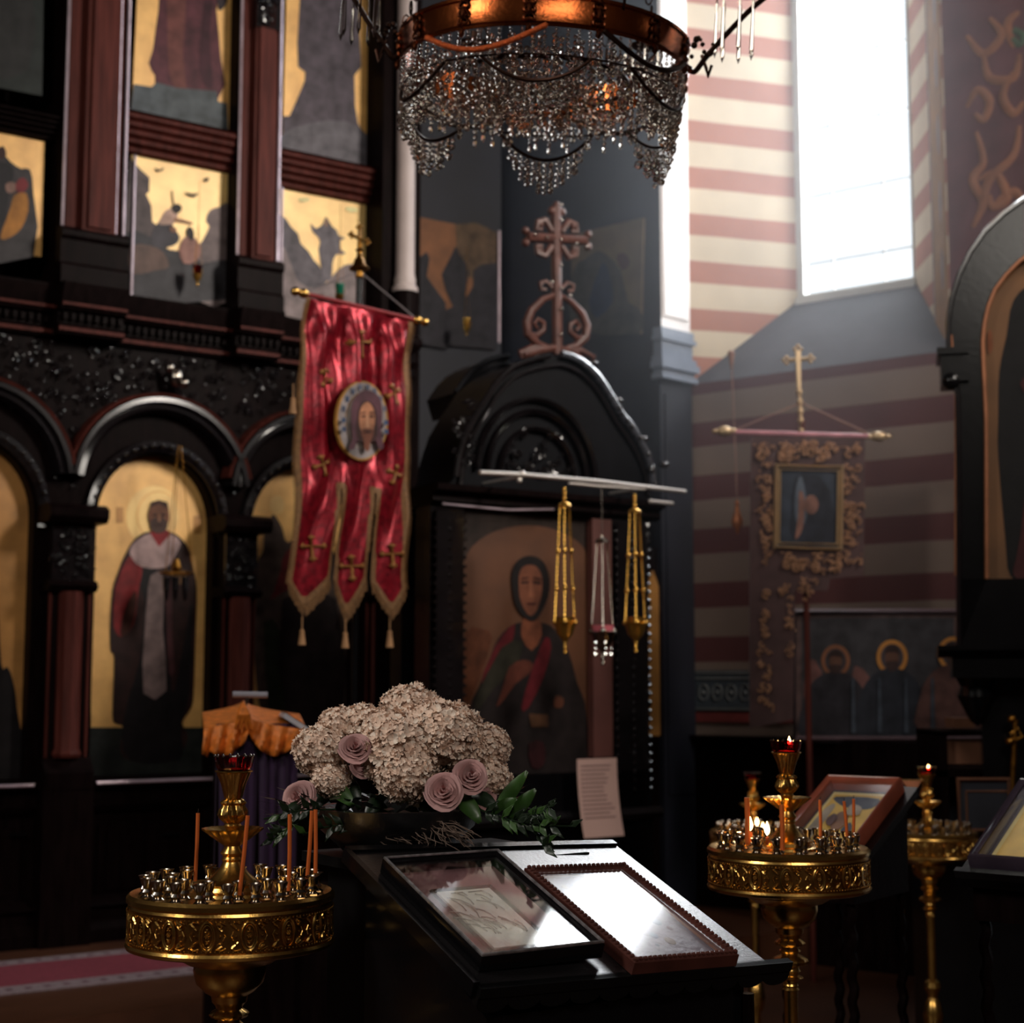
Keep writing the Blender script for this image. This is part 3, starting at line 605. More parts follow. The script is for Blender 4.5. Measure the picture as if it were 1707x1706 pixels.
# ------------------------------------------------------------ shrine with carved gable and cross
FK0 = at(900, 1140, 8.0); FK = Frame((FK0.x, FK0.y), 34.3); LK = FK.l
def shrine():
    root = thing('icon_shrine', 'black carved icon shrine with a rounded gable topped by an ornate cross', 'shrine', (FK.o.x, FK.o.y, 0), FK.a)
    q = lambda pts, yo=0: [LK(x, y, yo) for x, y in pts]
    R7 = lambda pts: sc(pts, 3.046, 680, 320)
    right = R7([(760,835),(810,848),(860,872),(900,903),(940,942),(975,990),(1000,1030),(1022,1065),(1045,1105),(1060,1130),(1085,1165),(1110,1195),(1150,1255),(1190,1335),(1212,1400),(1225,1490)])
    left = R7([(700,838),(640,850),(580,868),(520,893),(470,935),(420,990),(390,1040),(360,1080),(330,1130),(290,1200),(262,1280),(240,1360),(228,1450)])
    qr = q(right); ql = q(left)
    out = ql[::-1]+qr
    body = out+[LK(1088, 850), LK(715, 850)]
    m = MB(); m.prism(body, 0, .35, 0)
    zbar = LK(880, 830)[1]
    gab = m.build('gable', mat('matt_black_wood', srgb(12, 12, 16), .5, spec=.08), root)
    m = MB(); m.tube([(x+.008, -.02, z+.01) for x, z in qr], .021, 10, mat=1); m.tube([(x, -.03, z) for x, z in ql], .017, 8)
    m.tube([(x*.96+.01, -.015, z-.05) for x, z in out], .012, 8)
    m.build('gable_moulding', [M['gloss'], mat('rim_highlight', srgb(70, 72, 80), .24, .3, .2, 30, coat=1, spec=1)], gab)  # right rim coloured lighter than the left to carry the window highlight
    m = MB()
    for i, (x, z) in enumerate(qr[8:]): m.ball((x+.01, -.04, z), .013, 2)
    for x, z in q(R7([(1065,1070),(1195,1265),(1300,1395),(940,880)])): m.ball((x, 0, z+.01), .03, 2, 0, (1, 1, .6))
    x, z = LK(1085, 784, -.05); m.ball((x, -.05, z), .02, 2)
    m.build('gable_crocket', M['gloss'], root)
    cz = LK(880, 790)[1]; cxk = LK(893, 790)[0]
    m = MB()
    for r in (.36, .3, .22): m.arc(cxk, cz-.02, [(r, 0), (r, -.03), (r+.015, -.045), (r+.03, -.02), (r+.03, 0)], .05, PI-.05, 30, sz=1.1)
    carve(m, cxk-.2, cxk+.2, cz, cz+.22, -.02, 30, .03, 0, random.Random(5)); carve(m, cxk-.52, cxk-.38, cz, cz+.35, -.02, 22, .03, 0, random.Random(6))
    m.build('gable_arch', [M['gloss']], root)
    # side gable seen over the left shoulder
    m = MB(); pts = [LK(x, y, .4) for x, y in ((760, 655), (775, 632), (791, 615), (810, 603), (830, 596), (848, 594))]
    m.tube([(x, .4, z) for x, z in pts], .016, 8); m.tube([(x+.01, .4, z-.04) for x, z in pts], .012, 8); m.prism(pts+[LK(860, 660, .4), LK(770, 690, .4)], .41, .7)
    m.build('side_gable', _mats['matt_black_wood'], root)
    # frieze and posts
    zt = LK(880, 832)[1]; m = MB()
    m.mould([(.35, zt-.07), (-.03, zt-.07), (-.06, zt-.05), (-.05, zt-.02), (-.1, zt), (-.1, zt+.03), (.35, zt+.03)], LK(712, 830)[0], LK(1090, 835)[0]); m.build('frieze', M['wood'], root)
    xl0, xl1 = LK(712, 1100)[0], LK(769, 1100)[0]; xr0, xr1 = LK(1016, 1100)[0], LK(1076, 1100)[0]; zb = .25
    for a, b, nm in ((xl0, xl1, 'left'), (xr0, xr1, 'right')):
        m = MB(); m.box(a, b, -.02, .12, zb, zt-.07); m.box(a+.02, b-.02, -.05, 0, zb, zt-.1)
        z = zb+.8
        while z < zt-.1:
            for xx in (a+.012, b-.012, (a+b)/2): m.ball((xx, -.05, z), .011, 1)
            z += .045
        if nm == 'right':
            for i in range(26): m.ball((b+.012*math.sin(i*.8), -.0, zb+.7+i*.06), .028, 1, 0, (1, 1, .8))
        m.build('shrine_post', M['gloss'], root)
    xa, xb = LK(983, 1100)[0], LK(1015, 1100)[0]
    MB().box(xa, xb, -.03, .05, LK(1000, 1262)[1], zt-.08).build('inner_post', mat('dull_red_wood', srgb(98, 58, 52), .5, 0, .2, 5), root)
    MB().tube([(LK(727, 842)[0], -.06, LK(727, 842)[1]), (LK(830, 852)[0], -.09, LK(830, 853)[1]), (LK(906, 852)[0], -.09, LK(906, 852)[1])], .006, 6).build('frame_bead', _mats['highlight_strip'], root)
    m = MB(); m.box(xl0-.05, xr1+.05, -.12, .37, 0, .25); m.box(xl0, xr1, -.05, .36, .25, LK(880, 1290)[1]); m.mould([(.1, .9), (-.1, .9), (-.12, .93), (-.1, .96), (.1, .96)], xl0-.02, xr1+.02)
    m.box(xl0, xr1, .25, .36, .9, zt); m.build('shrine_body', M['black'], root)
    # crest
    rd = mat('reddish_carving', srgb(88, 52, 44), .4, 0, .3, 20, .1, 60, coat=.2); m = MB(); y = .05
    A = lambda px, py: (LK(px, py, y)[0], y, LK(px, py, y)[1])
    m.tube([A(929, 592), A(928, 480), A(927, 420)], .028, 8); m.tube([A(927, 425), A(926, 385), A(927, 345)], .03, 8)
    for s in (-1, 1):
        f = lambda dx, py: A(925+s*dx+3, py+s*dx*.06)
        m.tube([f(4, 492), f(22, 500), f(42, 520), f(50, 540), f(48, 560), f(32, 576), f(16, 580)], [.014, .018, .022, .024, .024, .022, .016], 8)
        m.tube([f(50, 545), f(46, 560), f(34, 562), f(22, 552), f(22, 540), f(32, 534), f(38, 542), f(32, 550)], [.02, .018, .017, .015, .014, .013, .012, .01], 8)
        m.tube([f(8, 480), f(18, 470), f(28, 474), f(26, 484), f(18, 484)], .012, 6)
        m.tube([f(16, 582), f(40, 582), f(62, 592), f(58, 600)], [.02, .02, .014, .01], 6)
        # cross arm with trefoil end and scroll filling
        m.tube([f(0, 398), f(48, 398)], .026, 8)
        for dx, dy in ((52, -10), (52, 10), (44, 0)): m.ball(f(dx, 398+dy), .022, 2)
        for dy in (-1, 1):
            m.tube([f(8, 398+dy*12), f(20, 398+dy*30), f(32, 398+dy*26), f(34, 398+dy*14), f(24, 398+dy*14)], [.018, .02, .016, .014, .012], 6)
            m.ball(f(27, 398+dy*22), .018, 2)
    for dx, dy in ((-8, 0), (8, 2), (0, -9)): m.ball(A(928+dx, 352+dy), .024, 2)
    m.tube([A(872, 592), A(900, 584), A(929, 580), A(955, 588), A(972, 606)], .022, 8)
    crs = m.build('crest_cross', rd, root)
    m = MB()
    for px, py in ((929, 344), (929, 370), (886, 393), (906, 398), (929, 402), (954, 409), (971, 413), (929, 445), (913, 473), (929, 483), (944, 495), (929, 517), (929, 560)):
        p = A(px, py); m.ball((p[0], p[1]-.036, p[2]), .009, 2)
    m.build('crest_bead', M['chrome'], crs)
    # lamp rail
    m = MB(); y = -.32
    B = lambda px, py, y=y: (LK(px, py, y)[0], y, LK(px, py, y)[1])
    m.tube([B(800, 788), B(866, 791), B(1000, 803), B(1141, 820)], .0115, 10); m.ball(B(870, 791), .02, 2); m.ball(B(1141, 820), .012, 2)
    m.tube([B(948, 806), B(1000, 811), B(1075, 816)], .007, 8)
    a = B(866, 795); m.tube([a, (a[0], 0, a[2])], .008, 6); m.ball(B(866, 801), .014, 2)
    b = B(1083, 836, -.1); m.tube([b, B(1121, 840, -.1)], .011, 8); m.tube([b, (b[0], 0, b[2])], .008, 6)
    a = B(1080, 813); m.tube([a, (a[0], 0, a[2])], .008, 6)
    m.build('lamp_rail', mat('satin_steel', srgb(230, 222, 216), .36, .8, .05), root)
    # icon in the shrine, its paints darkened to stand in for dimmer light
    dkr = p_(25, 20, 23)
    painting(FK, .02, [(774, 848), (984, 852), (980, 1420), (768, 1410)], [
        (mat('ochre_gold_dim', srgb(94, 56, 32), .5, .1, .2, 5), [(770, 938)]+[(879-107*math.cos(PI*i/18), 948-72*math.sin(PI*i/18)) for i in range(1, 18)]+[(984, 950), (981, 1250), (768, 1240)], 0),
        (p_(91, 51, 32), sc([(205,760),(280,740),(330,780),(260,1000),(200,1080)], 2.752, 700, 780), 2),
        (p_(32, 25, 25), [(858,1040),(830,1065),(812,1110),(798,1145),(782,1185),(776,1300),(776,1420),(980,1420),(978,1200),(962,1140),(948,1090),(925,1050),(900,1038)], 3),
        (p_(88, 23, 29), [(858,1040),(835,1062),(815,1100),(802,1135),(812,1150),(828,1110),(850,1080)], 2), (p_(88, 23, 29), [(908,1062),(918,1080),(905,1130),(880,1180),(868,1180),(885,1120)], 2),
        (p_(41, 38, 29), [(835,1080),(870,1070),(860,1110),(820,1150),(800,1180),(790,1170)], 2),
        (p_(111, 62, 41), [(872,1030),(896,1030),(902,1060),(885,1085),(868,1062)], 2),
        (p_(88, 45, 34), [(848,1112),(872,1100),(888,1108),(880,1124),(858,1140),(838,1168),(826,1178),(836,1150)], 2),
        (p_(88, 51, 37), [(925,1160),(938,1165),(935,1180),(922,1178)], 2), (p_(81, 54, 37), [(880,1190),(912,1192),(912,1212),(884,1212)], 0), (p_(47, 19, 22), [(880,1240),(905,1238),(905,1275),(885,1280)], 2),
        (p_(25, 19, 19), [(852,985),(851,955),(862,934),(882,927),(903,936),(914,965),(912,995),(900,1022),(888,1036),(872,1030),(858,1012)], 3),
        (p_(112, 66, 47), [(863,960),(872,944),(890,944),(901,962),(900,995),(892,1018),(883,1027),(873,1018),(864,995)], 3),
        (p_(37, 22, 19), [(866,970),(879,969),(879,973),(866,974)], 0), (p_(37, 22, 19), [(886,969),(899,971),(899,975),(886,973)], 0), (p_(133, 82, 59), [(880,972),(884,972),(887,996),(878,996)], 0),
        (p_(66, 29, 25), [(875,1005),(892,1005),(888,1009),(879,1009)], 0), (p_(51, 26, 22), [(866,964),(878,962),(878,965),(866,967)], 0), (p_(51, 26, 22), [(886,962),(899,965),(899,968),(886,965)], 0)],
        'large icon of a young saint with dark hair and crimson cloak inside the shrine', basecol=p_(48, 37, 32))
    # notice
    m = MB(); pts = []; n = 10
    y = -.14
    xa, za = LK(962, 1266, y); xb, zb2 = LK(1028, 1266, y); zc_ = LK(995, 1395, y)[1]
    for i in range(n+1):
        t = i/n; z = za+(zc_-za)*t; e = .012*t*t
        pts += [(xa+e, y-.04*t*t, z), (xb+e*1.2, y-.04*t*t, z)]
    m.add(pts, [(2*i, 2*i+2, 2*i+3, 2*i+1) for i in range(n)], 0)
    for k in range(13):
        t = .1+k*.055; z = za+(zc_-za)*t; e = .012*t*t; yy = y-.04*t*t-.002; w_ = rnd.uniform(.55, .8)*(xb-xa); m.box(xa+e+.02, xa+e+.02+w_, yy, yy+.001, z, z+.006, 1)
    o = m.build('paper_notice', [M['paper'], M['ink']], frame=FK, smooth=0); s_ = o.modifiers.new('thickness', 'SOLIDIFY'); s_.thickness = .001
    tag(o, 'pale sheet of small print hanging curled at the bottom below the shrine', 'notice')
shrine()

# ------------------------------------------------------------ hanging oil lamps
def oil_lamp(px, pyt, pyb, Y, label, metal, cupm=None, wide=20, drops=False, grp=None, nch=3):
    a = at(px, pyt, Y); b = at(px, pyb, Y); H = a.z-b.z; k = Y/FPX
    root = thing('hanging_oil_lamp', label, 'hanging lamp', (b.x, b.y, b.z), 0, grp)
    r = wide*k; zc = H*.17; m = MB()
    m.lathe([(.002, 0), (r*.12, H*.01), (r*.16, H*.03), (r*.08, H*.05), (r*.3, H*.075), (r*.7, H*.11), (r*.95, zc), (r*1.05, zc+.006), (r*.95, zc+.004), (r*.6, zc-.01)], 18, caps=False)
    for z in (.0, .028, .055): m.ball((0, 0, H*z), r*.18, 2)
    for i in range(nch): an = 2*PI*i/nch+.5; m.ball((r*math.cos(an), r*math.sin(an), zc+.008), r*.26, 2)
    m.build('lamp_bowl', metal, root)
    if cupm:
        m = MB(); m.lathe([(r*.4, zc-.01), (r*.75, zc), (r*.9, zc+r*.6), (r*.84, zc+r*.6), (r*.6, zc+.004)], 16, caps=False); m.build('glass_cup', cupm, root)
    m = MB(); zt = H*.9 if not drops else H*.7
    m.lathe([(r*.1, H if not drops else zt+.02), (r*.12, zt+.01), (r*.5, zt-.002), (r*.62, zt-H*.02), (r*.5, zt-H*.02), (.001, zt-H*.012)], 14, caps=False)
    m.tube([(0, 0, zt), (0, 0, H)], .0022, 5)
    if not drops:
        for z in (.93, .96, .985): m.ball((0, 0, H*z), r*.2, 2)
    m.build('canopy_cap', metal, root)
    for i in range(nch):
        an = 2*PI*i/nch+.5; c, s = math.cos(an), math.sin(an); m = MB(); r2 = r*.45
        n = 26
        for j in range(n):
            t = (j+.5)/n; rr_ = r+(r2-r)*t; z = zc+.01+(zt-H*.02-zc-.01)*t; m.ball((rr_*c, rr_*s, z), r*(.075 if drops else .12), 1, 0, (1, 1, 2.4))
        for t in ((.3, .62) if not drops else ()): rr_ = r+(r2-r)*t; m.ball((rr_*c, rr_*s, zc+(zt-H*.02-zc)*t), r*.24, 2)
        m.build('lamp_chain', metal, root)
    if drops:
        for i in range(5):
            an = 2*PI*i/5; m = MB(); x, y = r*.7*math.cos(an), r*.7*math.sin(an)
            for j, q in enumerate((.2, .28, .2, .34)): m.ball((x, y, zc-.02-j*r*.45), r*q*.55, 1)
            m.build('crystal_drop', M['crystal'], root)
    return root
YL = 7.45
br = mat('lit_brass', srgb(230, 176, 84), .25, .9, .1, 20)
oil_lamp(942, 812, 1088, YL+.0, 'gold oil lamp on three chains, left of the pair under the white rail', br, br, 19)
oil_lamp(1060, 824, 1086, YL+.25, 'gold oil lamp on three chains, right of the pair under the white rail', br, br, 19)
oil_lamp(1005, 812, 1106, YL+.12, 'silver oil lamp with a pink glass and crystal drops between the gold pair', M['chrome'], M['pinkglass'], 21, True)
def small_lamp(fr, px, py, yo, label, m1, m2, h=.13, hang=.5):
    x, z = fr.l(px, py, yo); p = fr.w(x, yo, z-h*.5)
    root = thing('small_votive_lamp', label, 'votive lamp', p)
    m = MB(); m.lathe([(.004, 0), (.01, h*.06), (.006, h*.14), (.022, h*.3), (.03, h*.5), (.026, h*.52)], 12, caps=False); m.ball((0, 0, 0), .007, 2); m.build('lamp_bowl', m1, root)
    m = MB(); m.lathe([(.016, h*.45), (.026, h*.6), (.03, h*.95), (.027, h*.95), (.014, h*.5)], 12, caps=False); m.build('glass_cup', m2, root)
    m = MB()
    for i in range(3): an = 2*PI*i/3; m.tube([(.03*math.cos(an), .03*math.sin(an), h*.55), (0, 0, h+hang*.5), (0, 0, h+hang)], .0015, 4)
    m.build('lamp_chain', M['oldbrass'], root)
small_lamp(F1, 329, 458, -.12, 'tiny red and gold votive lamp before the icon with birds', br, M['redglass'])
small_lamp(F1, 566, 492, -.15, 'small green glass lamp peeking over the top of the red banner', M['oldbrass'], M['greenglass'], .16)
small_lamp(F1, 778, 544, .3, 'tiny gold lamp glowing before the hooded silhouettes painting', br, br, .12)
def lamp_group(fr, px, py, yo):
    x, z = fr.l(px, py, yo); p = fr.w(x, yo, z)
    root = thing('triple_votive_lamp', 'dark triple glass votive lamp hanging in front of the bishop icon', 'votive lamp', p)
    for dx in (-.055, -.005, .05):
        m = MB(); m.lathe([(.003, -.14), (.012, -.12), (.02, -.06), (.022, .0), (.019, 0), (.012, -.1)], 12, (dx, 0, 0), caps=False)
        for j in range(4): m.ball((dx+.012, -.02, -.01-j*.02), .007, 2)
        m.build('glass_cup', M['gloss'], root)
    m = MB(); m.tube([(.09*math.cos(a), .09*math.sin(a), .02) for a in [i*PI/8 for i in range(16)]], .006, 6, True); m.lathe([(.012, .02), (.03, .05), (.012, .1)], 10, caps=False); m.build('lamp_ring', M['oldbrass'], root)
    m = MB()
    for i in range(3): an = 2*PI*i/3; m.tube([(.09*math.cos(an), .09*math.sin(an), .02), (.01*math.cos(an), .01*math.sin(an), .75)], .0025, 4)
    m.build('lamp_chain', M['oldbrass'], root)
lamp_group(F1, 294, 962, -.25)

# ------------------------------------------------------------ red banner
def banner():
    B0 = at(600, 1140, 7.2); fr = Frame((B0.x, B0.y), 40); LB = fr.l
    root = thing('red_banner', 'red satin church banner with three pointed tails and an oval face of Christ', 'banner', (fr.o.x, fr.o.y, 0), fr.a)
    P = lambda px, py, y=0: (LB(px, py, y)[0], y, LB(px, py, y)[1])
    m = MB(); m.tube([(P(598, 500, .05)[0], .05, .2), P(598, 500, .05), P(599, 442, .05)], .014, 10); m.build('banner_pole', M['black'], root)
    m = MB(); b = P(599, 448, .05)
    m.lathe([(.012, -.05), (.02, -.04), (.02, -.015), (.045, -.008), (.05, .0), (.03, .02), (.026, .04), (.014, .055), (.012, .08), (.02, .09), (.01, .1), (.012, .12)], 16, b, caps=False)
    c = P(599, 398, .05)
    for d1, d2 in (((0, -.06), (0, .055)), ((-.045, .01), (.045, -.008))): m.tube([(c[0]+d1[0], .05, c[2]+d1[1]), (c[0]+d2[0], .05, c[2]+d2[1])], .008, 8)
    for dx, dz in ((-.045, .01), (.045, -.008), (0, .055)):
        for ex, ez in ((-.012, 0), (.012, 0), (0, -.012), (0, .012)): m.ball((c[0]+dx+ex, .05, c[2]+dz+ez), .008, 2)
    m.build('cross_finial', M['oldbrass'], root)
    a = P(492, 486, 0); e = P(708, 537, 0)
    m = MB(); m.tube([a, e], .011, 8); m.build('crossbar', mat('red_crossbar', srgb(140, 40, 44), .4), root)
    for q, s in ((a, 1), (e, -1)):
        m = MB(); dv = (Vector(e)-Vector(a)).normalized()*s
        for t, r in ((0, .022), (.028, .016), (.045, .024), (.062, .014)): m.ball(Vector(q)+dv*t, r, 2)
        m.build('bar_knob', M['brass'], root)
    m = MB(); t = P(599, 452, .05)
    m.tube([P(512, 487, 0), t], .004, 5); m.tube([t, P(692, 530, 0)], .004, 5); m.build('cord', mat('grey_cord', srgb(120, 110, 112), .8), root)
    # cloth: grid between traced edges
    T = lambda u: (511+u*(690-511), 495+u*(533-495))
    le = spline([(511,495),(508,560),(503,640),(499,720),(496,800),(491,880),(484,940),(479,974),(478,1040)], 8, False)
    re_ = spline([(690,533),(689,600),(687,680),(683,760),(679,830),(675,900),(673,960),(675,983),(675,1040)], 8, False)
    def edge(pts, y):
        for i in range(len(pts)-1):
            if pts[i][1] <= y <= pts[i+1][1]: t = (y-pts[i][1])/max(1e-6, pts[i+1][1]-pts[i][1]); return pts[i][0]+(pts[i+1][0]-pts[i][0])*t
        return pts[-1][0]
    def bot(u):
        ks = [(0,974),(.13,1014),(.17,1014),(.36,972),(.365,972),(.41,972),(.50,1025),(.53,1025),(.665,975),(.67,975),(.75,980),(.865,1023),(.89,1023),(1,983)]
        for i in range(len(ks)-1):
            if ks[i][0] <= u <= ks[i+1][0]: t = (u-ks[i][0])/(ks[i+1][0]-ks[i][0]+1e-9); return ks[i][1]+(ks[i+1][1]-ks[i][1])*t
        return 983
    def pos(u, v, off=0):
        yt = T(u)[1]; y = yt+(bot(u)-yt)*v; x0, x1 = edge(le, max(495, min(1035, y))), edge(re_, max(533, min(1035, y)))
        if v == 0: x = T(u)[0]
        else: x = x0+(x1-x0)*u
        k = min(1, v*9)
        amp = (1-v*.75)*k
        f = .034*amp*math.sin(u*19+v*5+1.2*math.sin(v*9))+.02*amp*math.sin(u*41-v*7)*(1-v)+.008*math.sin(u*9+v*3)+.006*amp*math.sin(v*26+u*10)
        X, Z = LB(x, y, 0); return (X, f+off, Z)
    NU, NV = 72, 130; vs = [pos(i/NU, j/NV) for j in range(NV+1) for i in range(NU+1)]; fs = []; mi = []
    for j in range(NV):
        for i in range(NU):
            u, v = (i+.5)/NU, (j+.5)/NV; sl = 0
            for uc in (.385, .705):
                wv = .006+.018*max(0, (v-.66)/.34); 
                if v > .66 and abs(u-uc) < wv: sl = 1
                elif v > .64 and abs(u-uc) < wv+.035: sl = 2
            if sl == 1: continue
            bd = sl == 2 or u < .045 or u > .955 or v > .965
            fs.append((j*(NU+1)+i, (j+1)*(NU+1)+i, (j+1)*(NU+1)+i+1, j*(NU+1)+i+1)); mi.append(1 if bd else 0)
    m = MB(); m.add(vs, fs); m.m = mi
    # embroidered crosses, laid on the cloth
    def inv(px, py):
        best = None
        x0, x1 = edge(le, max(495, py)), edge(re_, max(533, py)); u = (px-x0)/(x1-x0); yt = T(u)[1]; return u, (py-yt)/(bot(u)-yt)
    def patch(poly, mt, off):
        q = [pos(max(0, min(1, inv(x, y)[0])), inv(x, y)[1], off) for x, y in poly]; m.add(q, [list(range(len(q)))], mt)
    def bump(px, py): return 0
    def cross(cx_, cy_, r, rot=0, mt=2):
        for a in (0, 90, 180, 270):
            t = math.radians(a+rot); L = r*1.35 if a == 90 else r
            d = (math.cos(t), math.sin(t)); n = (-d[1], d[0])
            pl = [(cx_+n[0]*1.6, cy_+n[1]*1.6), (cx_+d[0]*L*.7+n[0]*2, cy_+d[1]*L*.7+n[1]*2), (cx_+d[0]*L*.85+n[0]*6, cy_+d[1]*L*.85+n[1]*6), (cx_+d[0]*L*1.1, cy_+d[1]*L*1.1), (cx_+d[0]*L*.85-n[0]*6, cy_+d[1]*L*.85-n[1]*6), (cx_+d[0]*L*.7-n[0]*2, cy_+d[1]*L*.7-n[1]*2), (cx_-n[0]*1.6, cy_-n[1]*1.6)]
            patch(pl, mt, -.012)
    cross(598, 572, 20); cross(542, 628, 15, 30); cross(653, 656, 15, -25); cross(533, 775, 15, -20); cross(654, 790, 14, 20)
    cross(519, 911, 18); cross(586, 944, 18); cross(651, 924, 17)
    o = m.build('cloth', [mat('red_satin', srgb(138, 20, 36), .3, .5, .5, 34, .12, 70), mat('olive_gold_trim', srgb(124, 88, 52), .6, .2, .3, 60), mat('gold_thread', srgb(150, 100, 48), .5, .3, .2, 50)], root, smooth=60, fix=False)
    s_ = o.modifiers.new('thickness', 'SOLIDIFY'); s_.thickness = .003; cloth = o
    # fringe along the tail points and the tassels
    m = MB()
    for i in range(110):
        u = (i+.5)/110
        if any(abs(u-c) < .025 for c in (.385, .705)): continue
        a = pos(u, .985); m.tube([a, (a[0]+rnd.uniform(-.004, .004), a[1]-.003, a[2]-.045-rnd.random()*.012)], .0035, 4)
    for j in range(120):
        v = .02+j*.98/120
        for u, s in ((0, -1), (1, 1)): a = pos(u, v); m.tube([a, (a[0]+s*.012, a[1], a[2]-.008)], .003, 4)
    m.build('fringe', _mats['olive_gold_trim'], cloth)
    for px, py, L in ((576, 1032, 48), (650, 1028, 52), (504, 1028, 46), (489, 640, 50)):
        a = P(px, py, -.0); k = 7.2/FPX; m = MB(); m.tube([a, (a[0], a[1], a[2]-L*.5*k)], .003, 5)
        m.lathe([(.004, -L*.45*k), (.012, -L*.5*k), (.01, -L*.56*k), (.018, -L*k), (.0, -L*k)], 10, a); m.build('tassel', mat('tassel_gold', srgb(176, 132, 92), .7, .1), cloth)
    # medallion with the face
    mats = [p_(150, 140, 140), p_(86, 52, 62), p_(178, 120, 88), p_(64, 36, 34), p_(60, 78, 110), p_(176, 128, 62), p_(120, 70, 52), p_(200, 146, 112), p_(190, 176, 168)]
    m = MB(); off = [-.03]
    def fl(mt, pts, sm=0):
        q = [LB(x, y, 0) for x, y in pts]; q = spline(q, sm) if sm else q; m.flat(q, off[0], mt); off[0] -= .0008
    q = [LB(x, y, 0) for x, y in ell(593.5, 704, 43, 66, 40)]; m.prism(q, -.05, -.03, 5)
    off[0] = -.0512; fl(0, ell(593.5, 704, 40, 63, 40)); fl(5, ell(594, 704, 29, 47, 36)); fl(8, ell(594, 705, 28, 46, 36))
    for a in range(-70, 75, 20):          # worn lettering round the rim
        t = math.radians(a-90); xx, yy = 594+34.5*math.cos(t), 703+55*math.sin(t); d = (-math.sin(t), math.cos(t)*1.4)
        fl(4, [(xx-2.4, yy-5), (xx-.6, yy-5), (xx-.6, yy+5), (xx-2.4, yy+5)]); fl(4, [(xx+1, yy-5), (xx+2.8, yy-5), (xx+2.8, yy+5), (xx+1, yy+5)]); fl(4, [(xx-2, yy-1), (xx+2.4, yy-1), (xx+2.4, yy+1.4), (xx-2, yy+1.4)])
    for yy in (700, 715): fl(4, [(555, yy), (562, yy), (562, yy+8), (555, yy+8)]); fl(4, [(625, yy+4), (632, yy+4), (632, yy+12), (625, yy+12)])
    fl(1, [(596,654),(580,662),(571,680),(570,710),(572,735),(566,750),(575,752),(584,735),(608,735),(616,752),(624,748),(620,725),(622,690),(616,665)], 3)
    fl(3, [(596,672),(584,680),(579,705),(582,738),(610,738),(613,705),(609,682)], 3)
    fl(2, [(596,674),(586,684),(583,704),(586,722),(594,738),(600,738),(606,724),(609,704),(606,684)], 3)
    fl(6, [(585,722),(596,718),(608,722),(602,738),(600,752),(596,756),(591,750),(590,738)], 2)
    fl(7, [(595,696),(598,696),(600,716),(593,716)]); fl(3, [(586,697),(593,696),(593,699),(586,700)]); fl(3, [(600,696),(607,697),(607,700),(600,699)]); fl(3, [(585,692),(593,690),(593,692),(585,694)]); fl(3, [(600,690),(608,692),(608,694),(600,692)]); fl(3, [(591,722),(602,722),(600,725),(593,725)])
    m.build('medallion', mats, cloth, smooth=0, fix=False)
banner()

